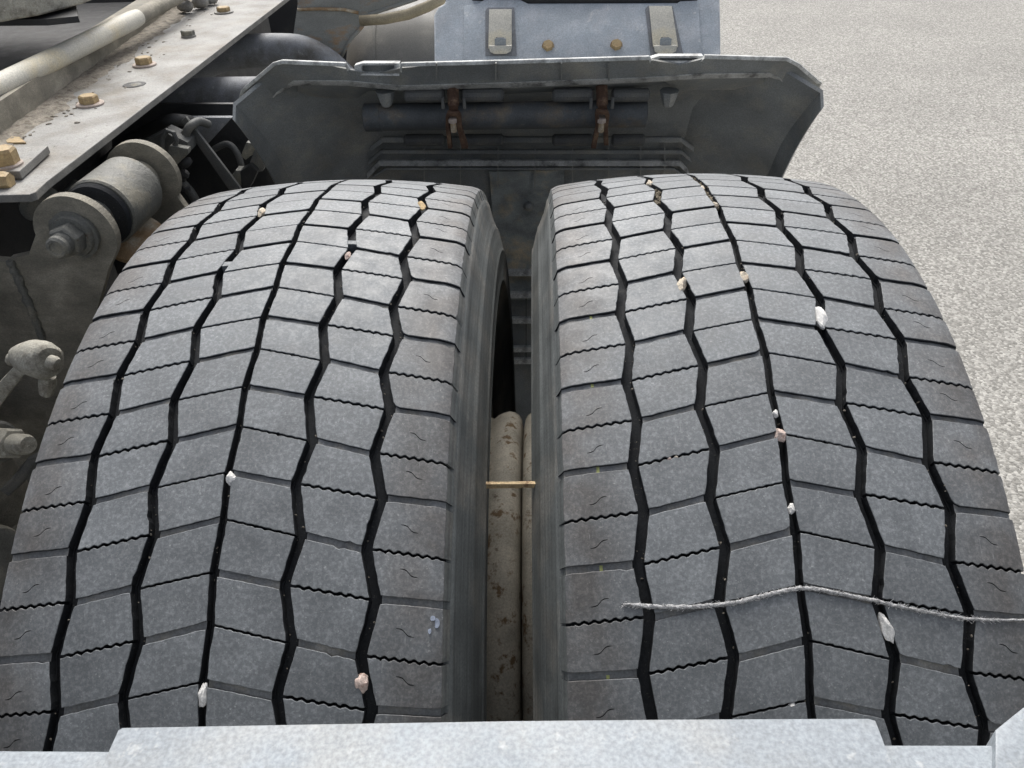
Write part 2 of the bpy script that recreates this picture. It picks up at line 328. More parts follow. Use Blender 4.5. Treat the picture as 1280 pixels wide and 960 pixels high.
# ribs: left groove index, right groove index, (left,right) of the lateral groove, (left,right) of the sipe; 'E' = outer edge
RIBS = [
 dict(l=None, r=0, g=((-EDGE, -0.4085), 'L'), s=((-EDGE, -0.467), 'R'), amp=0.0007, hg=0.0022),
 dict(l=0, r=1, g=('R', 'L'), s=('L', 'R'), amp=0.0006, hg=0.0020),
 dict(l=1, r=2, g=('R', 'R'), s=('L', 'L'), amp=0.00022, hg=0.0020),
 dict(l=2, r=3, g=('L', 'L'), s=('R', 'R'), amp=0.00022, hg=0.0020),
 dict(l=3, r=4, g=('R', 'L'), s=('L', 'R'), amp=0.0006, hg=0.0020),
 dict(l=4, r=None, g=('R', (EDGE, -0.4735)), s=('L', (EDGE, -0.4055)), amp=0.0007, hg=0.0022)]
def lat(rib, kind):
    """ends of a lateral: (xl, thl, xr, thr), theta brought into one pitch"""
    a, b = rib[kind]
    l = G[rib['l']][a] if isinstance(a, str) else a
    r = G[rib['r']][b] if isinstance(b, str) else b
    tl, tr = l[1], r[1]
    while tr-tl > P1/2: tr -= P1
    while tl-tr > P1/2: tr += P1
    return [l[0], tl+DELTA, r[0], tr+DELTA]
def shift(q, d): return [q[0], q[1]+d, q[2], q[3]+d]
def cyl(x, th, r): return Vector((x, -r*math.sin(th), r*math.cos(th)))
def pip(p, poly):
    c = False; n = len(poly); j = n-1
    for i in range(n):
        if (poly[i][1] > p[1]) != (poly[j][1] > p[1]) and p[0] < (poly[j][0]-poly[i][0])*(p[1]-poly[i][1])/(poly[j][1]-poly[i][1])+poly[i][0]: c = not c
        j = i
    return c
def block(ri, typ, var, slit=True):
    rib = RIBS[ri]; rnd = random.Random(ri*97+typ*31+var*7)
    g0 = lat(rib, 'g'); s0 = lat(rib, 's')
    while s0[1] < g0[1]: s0 = shift(s0, P1)
    while s0[1]-g0[1] > P1: s0 = shift(s0, -P1)
    if typ == 0: A, B, ka, kb = g0, s0, 'g', 's'
    else: A, B, ka, kb = s0, shift(g0, P1), 's', 'g'
    hl = HW[rib['l']] if rib['l'] is not None else 0.0; hr = HW[rib['r']] if rib['r'] is not None else 0.0
    nseed = Vector((ri*3.1, typ*5.7, var*9.3))
    def end(q, kind, sgn):
        n = 34 if kind == 's' else 10; pts = []
        hw = 0.00085 if kind == 's' and rib['amp'] > 0.0005 else (0.00065 if kind == 's' else rib['hg'])
        for i in range(n+1):
            f = i/n; x = q[0]+(q[2]-q[0])*f; s = (q[1]+(q[3]-q[1])*f)*RT
            wv = 0
            if kind == 's':
                env = min(1, 8*f, 8*(1-f)); wv = rib['amp']*env*math.sin(f*2*math.pi*7.5)
            jit = noise.noise(Vector((x*400, s*400, 0))+nseed)*(0.00022 if kind == 's' else 0.0004)
            pts.append([x, s+wv+sgn*hw+jit])
        return pts
    lo = end(A, ka, 1); hi = end(B, kb, -1)
    # trim to the circumferential grooves
    def lx(f): return A[0]+(B[0]-A[0])*f+hl
    def rx(f): return A[2]+(B[2]-A[2])*f-hr
    for pts, f in ((lo, 0), (hi, 1)):
        x0, x1 = lx(f), rx(f); a, b = pts[0][0], pts[-1][0]
        for p in pts: p[0] = x0+(p[0]-a)/(b-a)*(x1-x0)
    n = 7
    rgt = [[rx(i/n)+noise.noise(Vector((i*1.7, 3, 1))+nseed)*0.0006, lo[-1][1]+(hi[-1][1]-lo[-1][1])*i/n] for i in range(1, n)]
    lft = [[lx(i/n)+noise.noise(Vector((i*1.7, 8, 1))+nseed)*0.0006, lo[0][1]+(hi[0][1]-lo[0][1])*i/n] for i in range(n-1, 0, -1)]
    # rounded corners: pull the corner points in
    loop = lo+rgt+hi[::-1]+lft
    N = len(loop); cx = sum(p[0] for p in loop)/N; cs = sum(p[1] for p in loop)/N
    for c in (0, len(lo)-1, len(lo)+len(rgt), len(lo)+len(rgt)+len(hi)-1):
        loop[c][0] += (cx-loop[c][0])*0.008; loop[c][1] += (cs-loop[c][1])*0.015
    for _ in range(rnd.choice((0, 1, 1, 2))):
        c = rnd.randrange(N); a = rnd.uniform(.02, .05); loop[c][0] += (cx-loop[c][0])*a; loop[c][1] += (cs-loop[c][1])*a*1.6
    def inset(lp, d):
        out = []
        for i in range(N):
            nx = ny = 0
            for (pa, pb) in ((lp[i-1], lp[i]), (lp[i], lp[(i+1) % N])):
                ax, ay = pa[0]-pb[0], pa[1]-pb[1]; l = math.hypot(ax, ay) or 1; nx += ay/l; ny -= ax/l
            l = math.hypot(nx, ny) or 1; sc_ = min(1.5, 2/l); nx, ny = nx/l*sc_, ny/l*sc_
            if nx*(cx-lp[i][0])+ny*(cs-lp[i][1]) < 0: nx, ny = -nx, -ny
            out.append((lp[i][0]+nx*d, lp[i][1]+ny*d))
        return out
    bev = 0.00035
    inner = inset(loop, bev)
    # small S-shaped sipe in the shoulder blocks
    slp = None
    if slit and ri in (0, 5) and not (typ == 1 and var == 1):
        sg = 1 if ri == 0 else -1
        mx = sg*-0.113+rnd.uniform(-.001, .001); f = 0.58 if typ == 0 else 0.5; ms = lo[0][1]+(hi[0][1]-lo[0][1])*f
        Lh = 0.0052; c = []
        for i in range(9):
            q = i/8; xx = mx+(q-0.5)*2*Lh; yy = ms-sg*0.0021*math.tanh((q-0.5)*6)-sg*0.0008*(q-.5)
            c.append((xx, yy))
        wd = 0.00032
        slp = [(x, y+wd*(0.3+0.7*min(1, 4*min(i, 8-i)/8+.2))) for i, (x, y) in enumerate(c)]+[(x, y-wd*(0.3+0.7*min(1, 4*min(i, 8-i)/8+.2))) for i, (x, y) in reversed(list(enumerate(c)))]
    vs = [Vector(p) for p in inner]; ed = [(i, (i+1) % N) for i in range(N)]
    if slp:
        k0 = len(vs); vs += [Vector(p) for p in slp]; m = len(slp); ed += [(k0+i, k0+(i+1) % m) for i in range(m)]
    x0 = min(p[0] for p in inner); x1 = max(p[0] for p in inner); s0_ = min(p[1] for p in inner); s1_ = max(p[1] for p in inner)
    for i in range(1, 9):
        for j in range(1, 6):
            p = (x0+(x1-x0)*i/9, s0_+(s1_-s0_)*j/6)
            if pip(p, inset(inner, 0.0012)) and not (slp and abs(p[0]-mx) < 0.0068 and abs(p[1]-ms) < 0.004): vs.append(Vector(p))
    V, _, Fc, *_ = delaunay_2d_cdt(vs, ed, [], 1, 1e-7)
    bm = bmesh.new()
    dh = rnd.uniform(-0.00025, 0.0001)
    def H(x, s): return rtop(x)+dh+noise.noise(Vector((x*90, s*90, 0))+nseed)*0.00009
    tv = [bm.verts.new(cyl(p.x, p.y/RT, H(p.x, p.y))) for p in V]
    for f in Fc:
        c = sum((V[i] for i in f), Vector((0, 0)))/len(f)
        if not pip(c, inner) or (slp and pip(c, slp)): continue
        try: fc = bm.faces.new([tv[i] for i in f]); fc.smooth = True
        except ValueError: pass
    def ring(lp, dr, flare=0):
        out = []
        for p in lp:
            x = p[0]
            if flare and abs(x) > 0.131: x += math.copysign(flare, x)
            out.append(bm.verts.new(cyl(x, p[1]/RT, rtop(p[0])+dh-dr)))
        return out
    r0 = [bm.verts.new(cyl(p[0], p[1]/RT, H(p[0], p[1]))) for p in inner]
    r1 = ring(loop, 0.00035); r2 = ring(loop, 0.004, 0.001); r3 = ring(loop, 0.0135, 0.0045)
    for q, (a, b) in enumerate(((r0, r1), (r1, r2), (r2, r3))):
        for i in range(N):
            f = bm.faces.new((a[i], a[(i+1) % N], b[(i+1) % N], b[i]))
            outer = abs(loop[i][0]) > 0.131 and abs(loop[(i+1) % N][0]) > 0.131
            f.material_index = 0 if q == 0 else (1 if not outer else 2); f.smooth = (q == 0) or outer
    if slp:
        a = [bm.verts.new(cyl(p[0], p[1]/RT, H(*p))) for p in slp]; b = [bm.verts.new(cyl(p[0], p[1]/RT, H(*p)-0.004)) for p in slp]; m = len(slp)
        for i in range(m):
            f = bm.faces.new((a[i], a[(i+1) % m], b[(i+1) % m], b[i])); f.material_index = 1
        f = bm.faces.new(b); f.material_index = 1
    bmesh.ops.remove_doubles(bm, verts=bm.verts, dist=1e-6)
    bmesh.ops.recalc_face_normals(bm, faces=bm.faces)
    # outward test
    tf = max(bm.faces, key=lambda f: f.calc_area() if f.material_index == 0 else 0)
    c = tf.calc_center_median(); 
    if tf.normal.dot(Vector((0, c.y, c.z))) < 0: bmesh.ops.reverse_faces(bm, faces=bm.faces)
    for e in bm.edges:
        if len(e.link_faces) == 2 and e.calc_face_angle(0) > 0.45: e.smooth = False
    me = bpy.data.meshes.new('tread_block'); bm.to_mesh(me); bm.free()
    for n_ in ('tread', 'groove', 'side'): me.materials.append(M[n_])
    return me
BL = {(r, t, v): block(r, t, v) for r in range(6) for t in range(2) for v in range(5)}
KV = range(-4, 11)                                    # pitches built block by block

def carcass():
    bm = bmesh.new()
    n = 416
    prof = []
    for i in range(-12, 13):
        x = 0.13*i/12; prof.append((x, rtop(x)-0.0085, 0))
    sidep = [(0.1372, 0.477, 1), (0.1390, 0.470, 1), (0.1412, 0.462, 1), (0.1440, 0.4555, 1), (0.1462, 0.450, 1), (0.1473, 0.4488, 1), (0.1476, 0.4465, 1), (0.1500, 0.438, 1), (0.1520, 0.430, 1), (0.1527, 0.4268, 1), (0.1536, 0.4258, 1), (0.1537, 0.4238, 1), (0.1532, 0.4228, 1), (0.1533, 0.41, 1), (0.152, 0.395, 1), (0.1532, 0.3935, 1), (0.1530, 0.391, 1), (0.150, 0.389, 1), (0.146, 0.370, 1), (0.139, 0.345, 1),
             (0.131, 0.325, 1), (0.131, 0.321, 1), (0.124, 0.312, 1), (0.117, 0.302, 1), (0.113, 0.292, 1), (0.113, 0.284, 1)]
    full = [(-x, r, m) for x, r, m in reversed(sidep)]+prof+sidep
    rings = []
    for j in range(n):
        th = 2*math.pi*j/n
        rings.append([bm.verts.new(cyl(x, th, r)) for x, r, m in full])
    for j in range(n):
        a, b = rings[j], rings[(j+1) % n]
        for i in range(len(full)-1):
            f = bm.faces.new((a[i], a[i+1], b[i+1], b[i])); f.material_index = 1 if (full[i][2] or full[i+1][2]) else 0; f.smooth = True
    # raised rib bases: the floors of the lateral grooves
    for ri, rib in enumerate(RIBS):
        g0 = lat(rib, 'g'); s0 = lat(rib, 's')
        while s0[1] < g0[1]: s0 = shift(s0, P1)
        while s0[1]-g0[1] > P1: s0 = shift(s0, -P1)
        hl = HW[rib['l']] if rib['l'] is not None else 0.0; hr = HW[rib['r']] if rib['r'] is not None else 0.0
        dep = 0.0068
        lv = []
        for k in range(-26, 26):
            for q in (g0, s0):
                dk = pk(k); nseg = 1
                row = []
                for f in range(7):
                    ff = f/6; x = (q[0]+hl)+(q[2]-hr-q[0]-hl)*ff; th = q[1]+(q[3]-q[1])*ff+dk
                    row.append((x, th))
                lv.append(row)
        N = len(lv)
        top = [[bm.verts.new(cyl(x, th, rtop(x)-dep)) for x, th in row] for row in lv]
        edl = [(bm.verts.new(cyl(row[0][0]-(0.004 if ri == 0 else 0), row[0][1], rtop(row[0][0])-(0.019 if ri == 0 else 0.0115))),
                bm.verts.new(cyl(row[-1][0]+(0.004 if ri == 5 else 0), row[-1][1], rtop(row[-1][0])-(0.019 if ri == 5 else 0.0115)))) for row in lv]
        for j in range(N):
            a, b = top[j], top[(j+1) % N]
            for i in range(6):
                f = bm.faces.new((a[i], a[i+1], b[i+1], b[i])); f.material_index = 0
            e, h = edl[j], edl[(j+1) % N]
            f = bm.faces.new((e[0], a[0], b[0], h[0])); f.material_index = 0 if ri else 1
            f = bm.faces.new((a[6], e[1], h[1], b[6])); f.material_index = 0 if ri < 5 else 1
    # raised floors of the wide lateral grooves
    for ri, rib in enumerate(RIBS):
        g0 = lat(rib, 'g'); hl = HW[rib['l']] if rib['l'] is not None else 0.0; hr = HW[rib['r']] if rib['r'] is not None else 0.0
        dz = 0.0024 if ri in (0, 5) else 0.0022; ha = (rib['hg']+0.0012)/RT
        for k in range(-26, 26):
            dk = pk(k); ta = []; tb = []
            for f in range(7):
                ff = f/6; x = (g0[0]+hl+.0006)+(g0[2]-hr-g0[0]-hl-.0012)*ff; th = g0[1]+(g0[3]-g0[1])*ff+dk; zz = dz+.0003*math.sin(f*2.1+k)
                ta.append(bm.verts.new(cyl(x, th-ha, rtop(x)-zz))); tb.append(bm.verts.new(cyl(x, th+ha, rtop(x)-zz)))
            for i in range(6): bm.faces.new((ta[i], ta[i+1], tb[i+1], tb[i])).material_index = 2
            for (p, q, sx) in ((ta[0], tb[0], -1), (ta[-1], tb[-1], 1)):
                out = .004 if (ri == 0 and sx < 0) or (ri == 5 and sx > 0) else 0; dd = 1-(.017 if out else .007)/RT
                c1_ = bm.verts.new(Vector((p.co.x+sx*out, p.co.y*dd, p.co.z*dd))); c2_ = bm.verts.new(Vector((q.co.x+sx*out, q.co.y*dd, q.co.z*dd)))
                bm.faces.new((p, q, c2_, c1_)).material_index = 1 if out else 0
    bmesh.ops.recalc_face_normals(bm, faces=bm.faces)
    me = bpy.data.meshes.new('tyre'); bm.to_mesh(me); bm.free()
    for n_ in ('groove', 'side', 'floor'): me.materials.append(M[n_])
    return me
CARC = carcass()

def rest_tread():
    """blocks on the far side of the tyre, joined"""
    bm = bmesh.new()
    for k in range(-26, 26):
        if k in KV: continue
        for r in range(6):
            for t in range(2):
                b2 = bmesh.new(); b2.from_mesh(BL[(r, t, (k+r) % 3)]); b2.transform(Matrix.Rotation(pk(k), 4, 'X'))
                tmp = bpy.data.meshes.new('t'); b2.to_mesh(tmp); b2.free(); bm.from_mesh(tmp); bpy.data.meshes.remove(tmp)
    me = bpy.data.meshes.new('tread_remainder'); bm.to_mesh(me); bm.free()
    for n_ in ('tread', 'groove', 'side'): me.materials.append(M[n_])
    return me
REST = rest_tread()

def rim_mesh(xi, s):
    """s=+1: inner side towards +x. xi is the distance of the mating face from the tyre centre"""
    prof = [(0.105, 0.270), (0.112, 0.279), (0.119, 0.292), (0.1215, 0.300), (0.1245, 0.3005), (0.1265, 0.297), (0.1225, 0.286), (0.124, 0.262), (0.126, 0.2475), (0.129, 0.236),
            (xi-0.034, 0.2320), (xi-0.029, 0.2365), (xi-0.023, 0.2395), (xi-0.016, 0.2410), (xi-0.010, 0.2398), (xi-0.005, 0.2365), (xi-0.002, 0.231), (xi-0.0004, 0.222), (xi-0.0004, 0.11)]
    out = [(-0.105, 0.270), (-0.112, 0.279), (-0.119, 0.292), (-0.1215, 0.300), (-0.1245, 0.3005), (-0.1265, 0.297), (-0.12, 0.282), (-0.09, 0.262), (-0.02, 0.245), (0.06, 0.225), (0.12, 0.20), (xi-0.014, 0.19), (xi-0.014, 0.11)]
    bm = bmesh.new(); n = 120
    ring = prof[::-1]+[(0.08, 0.262), (-0.08, 0.262)]+out
    R_ = [[bm.verts.new(cyl(s*x, 2*math.pi*j/n, r)) for x, r in ring] for j in range(n)]
    for j in range(n):
        a, b = R_[j], R_[(j+1) % n]
        for i in range(len(ring)): bm.faces.new((a[i], a[(i+1) % len(ring)], b[(i+1) % len(ring)], b[i])).smooth = True
    bmesh.ops.recalc_face_normals(bm, faces=bm.faces)
    me = bpy.data.meshes.new('rim'); bm.to_mesh(me); bm.free(); me.materials.append(M['rim']); shade_angle(me, 0.8)
    return me

def wheel(xc, ph, label, mating, s):
    base = empty('truck_wheel', (xc, 0, GZ), label, 'wheel', 'twin truck wheels on the rear axle')
    ty = link('tyre', CARC, base); ty.location = (0, 0, -GZ); ty.rotation_euler.x = ph
    for k in KV:
        for r in range(6):
            for t in range(2):
                o = link('tread_block', BL[(r, t, random.randrange(5))], ty); o.rotation_euler.x = k*P1
    o = link('tread_remainder', REST, ty); tag(o, kind='stuff')
    rm = link('rim', rim_mesh(mating, s), base); rm.location = (0, 0, -GZ)
    return base, ty
WR, TR = wheel(0.1584, 0.0, 'right truck tyre crossed by a thin pale cord, beside the open asphalt', 0.1584+0.0072, -1)
WL, TL = wheel(-0.1805, -0.0165, 'left truck tyre beside the chassis and suspension bolt, without a cord across it', 0.1805-0.0078, 1)
def Wt(u, v, xc, up=0.0):
    rad = 0.49
    for _ in range(8):
        p = Wc(u, v, rad, near=True); rad = rtop(p.x-xc)+up
    return p
def tyre_child(name, bm, material, ty, xc, smooth=True):
    """mesh in world coordinates as a child of a tyre"""
    Mi = (Matrix.Translation(Vector((xc, 0, 0))) @ Matrix.Rotation(ty.rotation_euler.x, 4, 'X')).inverted()
    bmesh.ops.recalc_face_normals(bm, faces=bm.faces)
    bm.transform(Mi); me = bpy.data.meshes.new(name); bm.to_mesh(me); bm.free(); me.materials.append(M[material])
    if smooth: shade_angle(me, 0.6)
    return link(name, me, ty)
# wear bars bridging two grooves of the left tyre
for gi, (u, v) in ((1, (281, 329)), (3, (439, 302))):
    c = Wt(u, v, -0.1805); th = math.atan2(-c.y, c.z); x = c.x; bm = bmesh.new()
    a = []
    for dx, dt in ((-.006, -.0055), (.006, -.0055), (.006, .0055), (-.006, .0055)):
        a.append(cyl(x+dx, th+dt, rtop(x+dx+0.1805)-0.0006))
    add_prism(bm, a, -Vector((0, c.y, c.z)).normalized()*0.009)
    tyre_child('wear_bar', bm, 'tread', TL, -0.1805)
# yellow factory marks on the floors of the shoulder grooves of the right tyre
for (u, v) in ((738.5, 400), (740, 484), (747, 589), (751, 712), (759.5, 848), (733, 328)):
    c = Wt(u, v, 0.1584, -0.005); th = math.atan2(-c.y, c.z); bm = bmesh.new()
    a = [cyl(c.x+dx, th+dt, rtop(c.x+dx-0.1584)-0.0020) for dx, dt in ((-.0009, -.0042), (.0009, -.0042), (.0009, .0042), (-.0009, .0042))]
    add_prism(bm, a, -Vector((0, c.y, c.z)).normalized()*0.0012)
    tyre_child('paint_mark', bm, 'paint', TR, 0.1584, False)

# ------------------------------------------------------------------ stones caught in the grooves
def stone(u, v, xc, wpx, hpx, m, label, sink=0.0015, tilt=0.0, name='stone', seed=0):
    p = Wt(u, v, xc, -sink); dist = (p-CAM).length; s = dist/988
    bm = bmesh.new(); bmesh.ops.create_icosphere(bm, subdivisions=3, radius=1)
    n = Vector((0, p.y, p.z)).normalized(); X = Vector((1, 0, 0)); Yv = n.cross(X)
    rw, rh = wpx*s*0.55, hpx*s*0.55; vd = (CAM-p).normalized()
    rh = rh/max(0.45, abs(vd.dot(n)))
    for w_ in bm.verts:
        c = w_.co.copy(); off = Vector((seed*3.3, seed*1.7, seed))
        k = 1+0.18*noise.noise(c*1.3+off)+0.16*noise.noise(c*3.1+off)
        # chipped flats
        for d in ((.8, .3, .5), (-.6, .7, .4), (.1, -.8, .6), (-.5, -.5, .7), (.3, .5, -.8)):
            dd = (Vector(d)+Vector((noise.noise(off+Vector(d)), noise.noise(off*2+Vector(d)), 0))).normalized(); q = c.dot(dd)
            if q > 0.72: c -= dd*(q-0.72)
        c *= k
        a = tilt; cx = c.x*rw; cy = c.y*rh
        w_.co = p+X*(cx*math.cos(a)-cy*math.sin(a))+Yv*(cx*math.sin(a)+cy*math.cos(a))+n*(c.z*min(rw, rh)*0.9)
    o = fin(bm, name, m, smooth=0.45); tag(o, label, 'stone' if name == 'stone' else 'soil', 'stones caught in the tyre grooves')
    return o
XR, XL = 0.1584, -0.1805
ST = [
 (812, 229, XR, 7, 8, 'cream_stone', 'small cream stone at the far crest of the right tyre, in its second groove'),
 (893.5, 256, XR, 6, 5, 'cream_stone', 'small cream stone at the near end of the soil in the right tyre middle groove'),
 (878, 235, XR, 5, 5, 'cream_stone', 'tiny cream stone amid the soil at the top of the right tyre middle groove'),
 (851.5, 356, XR, 11, 15, 'cream_stone', 'angular cream stone in the second groove of the right tyre, above the wavy block edge'),
 (929.5, 346, XR, 11, 10, 'cream_stone', 'rounded cream stone in the right tyre middle groove, left of the big white one'),
 (1026, 397, XR, 15, 21, 'white_stone', 'largest round white stone, high in the fourth groove of the right tyre'),
 (969, 517.5, XR, 8, 8, 'white_stone', 'small white stone just above the pinkish one in the right tyre middle groove'),
 (975.5, 544, XR, 14, 14, 'pink_stone', 'pinkish angular stone in the middle groove of the right tyre'),
 (989.5, 636, XR, 8, 12, 'white_stone', 'white teardrop stone in the right tyre middle groove, above the cord'),
 (1108, 785, XR, 13, 27, 'white_stone', 'long white stone below the cord in the fourth groove of the right tyre'),
 (990.5, 881.5, XR, 8, 5, 'white_stone', 'tiny white stone near the crossbar, beside the right tyre middle groove'),
 (837, 573.5, XR, 5, 4, 'pink_stone', 'tiny pink stone at the left in a wavy slit of the right tyre'),
 (845.5, 571.5, XR, 5, 4, 'cream_stone', 'tiny pale stone at the right in a wavy slit of the right tyre'),
 (328, 265.5, XL, 10, 10, 'cream_stone', 'round cream stone near the far crest of the left tyre, in its second groove'),
 (526.5, 257, XL, 10, 12, 'tan_stone', 'yellowish tan stone at the far crest of the left tyre, in its rightmost groove'),
 (435, 319.5, XL, 7, 7, 'pink_stone', 'small pinkish stone just below the wear bar in the fourth groove of the left tyre'),
 (288.5, 598, XL, 11, 14, 'white_stone', 'white chip in the middle groove of the left tyre, halfway down'),
 (254, 869, XL, 11, 23, 'white_stone', 'tall white stone in the left tyre middle groove, just above the crossbar'),
 (452, 853, XL, 14, 21, 'pink_stone', 'pinkish white stone in the rightmost groove of the left tyre, just above the crossbar'),
]
for i, s in enumerate(ST):
    stone(*s[:7-1], s[6], seed=i+1, tilt=[0, .3, .1, -.3, .1, 0, 0, .5, -.2, .35, 0, 0, 0, 0, .2, 0, .4, -.1, .1][i], sink=0.0012)
# soil packed into the far ends of two grooves
bm = bmesh.new()
for i in range(46):
    f = i/45; u = 868+(896-868)*f+random.uniform(-2, 2); v = 224+(262-224)*f**1.1
    p = Wt(u, v, XR, -0.004); r = random.uniform(0.0014, 0.003)
    m4 = Matrix.Translation(p) @ Euler((random.random()*6, random.random()*6, 0)).to_matrix().to_4x4() @ Matrix.Diagonal((r, r*.8, r*.7, 1))
    bmesh.ops.create_icosphere(bm, subdivisions=1, radius=1, matrix=m4)
for i in range(24):
    p = Wt(822+random.uniform(-3, 5), 238+i*0.75, XR, -0.004); r = random.uniform(0.0014, 0.003)
    bmesh.ops.create_icosphere(bm, subdivisions=1, radius=1, matrix=Matrix.Translation(p) @ Matrix.Diagonal((r, r*.8, r*.7, 1)))
o = fin(bm, 'packed_soil', 'soil'); tag(o, 'crumbly brown soil packed into the far grooves of the right tyre', 'soil', kind='stuff')
# smudge on the left tyre
bm = bmesh.new()
for k, (u, v, a, b) in enumerate(((545.5, 779, 4, 6), (541, 773, 3, 3), (537, 789, 2, 3))):
    c = Wt(u, v, XL, 0.0004); n = Vector((0, c.y, c.z)).normalized(); T = n.cross(Vector((1, 0, 0))); s = (c-CAM).length/988
    ring = [c+Vector((1, 0, 0))*math.cos(q*.5236)*a*s*(1+.3*noise.noise(Vector((q, k, 0))))+T*math.sin(q*.5236)*b*s*(1+.4*noise.noise(Vector((q*1.3, k, 5)))) for q in range(12)]
    add_prism(bm, ring, -n*0.0008)
tyre_child('paint_smudge', bm, 'smudge', TL, XL, False)

# grit and rubber crumbs along the groove edges
for ty, xc, sd_ in ((TR, XR, 3), (TL, XL, 4)):
    rnd = random.Random(sd_); bm = bmesh.new(); ph = ty.rotation_euler.x
    for i in range(190):
        gi = rnd.randrange(5); gg = G[gi]; k = rnd.uniform(-1.5, 9)
        th = k*P1; kk = (th-(gg['L'][1]+DELTA))/P1; f = kk-math.floor(kk); dR = ((gg['R'][1]-gg['L'][1])/P1) % 1
        x = gg['L'][0]+(gg['R'][0]-gg['L'][0])*(f/dR if f < dR else 1-(f-dR)/(1-dR))
        sd2 = rnd.choice((-1, 1)); x += sd2*HW[gi]*rnd.uniform(.35, 1.0); r = rnd.choice((.00025, .0003, .0004, .0006))*rnd.uniform(.8, 1.3)
        up = rtop(x)-(.0002 if abs(rnd.random()) < .25 else rnd.uniform(.002, .0085))
        c = cyl(x, th, up)
        bmesh.ops.create_icosphere(bm, subdivisions=1, radius=1, matrix=Matrix.Translation(c) @ Euler((rnd.random()*6, rnd.random()*6, 0)).to_matrix().to_4x4() @ Matrix.Diagonal((r*1.5, r, r*.8, 1)))
    bmesh.ops.recalc_face_normals(bm, faces=bm.faces)
    me = bpy.data.meshes.new('grit'); bm.to_mesh(me); bm.free(); me.materials.append(M['dust']); tag(link('grit', me, ty), kind='stuff')
# ------------------------------------------------------------------ cord across the right tyre
pts = [(779, 755), (800, 757), (822, 758.5), (850, 759), (880, 757.5), (905, 755.5), (925, 752), (945, 747), (965, 742), (985, 737.5), (1000, 735), (1018, 736), (1040, 740), (1065, 745), (1090, 750),
       (1110, 755), (1135, 760), (1160, 765), (1185, 770), (1205, 773), (1230, 774.5), (1260, 775), (1300, 775)]
P = []
for (a, b), (c, d) in zip(pts, pts[1:]):
    for i in range(6): P.append((a+(c-a)*i/6, b+(d-b)*i/6))
wp = [Wt(u, v+random.uniform(-.35, .35), XR, 0.0009) for u, v in P]
bm = bmesh.new(); add_tube(bm, wp, [(0.0012 if i < 75 else 0.0012-0.0005*min(1, (i-75)/25)) if i > 5 else 0.0004+0.0002*i for i in range(len(wp))], n=8, jit=0.28)
cord = fin(bm, 'frayed_cord', 'cord', smooth=True); tag(cord, 'thin frayed grey-white cord lying across the right tyre', 'cord')
bm = bmesh.new()
for i in range(1100):
    k = random.randrange(len(wp)-8); p = wp[k]+Vector([random.gauss(0, 0.0005) for _ in range(3)]); d = Vector([random.gauss(0, 1) for _ in range(3)]).normalized()
    d = (d+Vector((1.2*random.choice((-1, 1)), 0, 0))).normalized()
    add_tube(bm, [p, p+d*random.uniform(.0012, .0030)], [0.00020, 0.00008], n=3)
fz = fin(bm, 'fray', 'cord', parent=cord); tag(fz, kind='stuff')

# ------------------------------------------------------------------ wooden stick wedged between the two tyres
a = Wc(607.5, 606.5, 0.432, near=True); b = Wc(673.5, 606.0, 0.432, near=True)
bm = bmesh.new(); add_prism(bm, [a+Vector((0, -.0010, -.0022)), a+Vector((0, .0010, -.0024)), a+Vector((0, .0016, .0018)), a+Vector((0, -.0012, .0020))], b-a)
subdiv(bm, 9); roughen(bm, 0.0007, 300)
o = fin(bm, 'stick', 'wood', smooth=0.5); tag(o, 'short splintered wooden stick wedged between the two tyres', 'stick')

# ================================================================== CROSSBAR at the bottom
ZB = 0.50
lip = [W(-260, 930, Z=ZB), W(147, 922, Z=ZB), W(148, 913, Z=ZB), W(153, 910, Z=ZB), W(400, 905.5, Z=ZB), W(640, 901.5, Z=ZB), W(850, 899.5, Z=ZB), W(1085, 898.5, Z=ZB), W(1094, 901, Z=ZB), W(1098, 911, Z=ZB), W(1110, 913, Z=ZB), W(1250, 910.5, Z=ZB), W(1540, 906, Z=ZB)]
cb = empty('steel_crossbar', (0, -0.47, ZB-0.05), 'pale blue-grey painted steel crossbar in the foreground, in front of both tyres', 'crossbar')
bm = bmesh.new()
top = lip[2:10]; back = [Vector((p.x, -0.53, p.z+0.0)) for p in top]
add_prism(bm, top+back[::-1], (0, 0, -0.006))
fin(bm, 'top_plate', 'bar', cb, smooth=0.5, bevel=0.0009)
bm = bmesh.new()
y0 = lip[1].y
A = [(-0.55, lip[1].y-0.001, ZB-0.0065), (lip[1].x, lip[1].y-0.0008, ZB-0.0065), (lip[10].x, lip[10].y-0.001, ZB-0.0065), (0.55, lip[11].y, ZB-0.0065)]
A += [(0.55, -0.56, ZB-0.0065), (-0.55, -0.56, ZB-0.0065)]
add_prism(bm, A, (0, 0, -0.05))
fin(bm, 'beam', 'bar', cb, smooth=0.5, bevel=0.003, seg=3)
bm = bmesh.new(); c = W(1278, 915, Z=ZB-0.004)
add_prism(bm, [W(1244, 912, Z=ZB-.003), W(1280, 883, Z=ZB-.003), W(1340, 850, Z=ZB-.003), W(1340, 975, Z=ZB-.003), W(1244, 975, Z=ZB-.003)], (0, 0, -0.012))
fin(bm, 'end_lug', 'bar', cb, smooth=0.5, bevel=0.001)
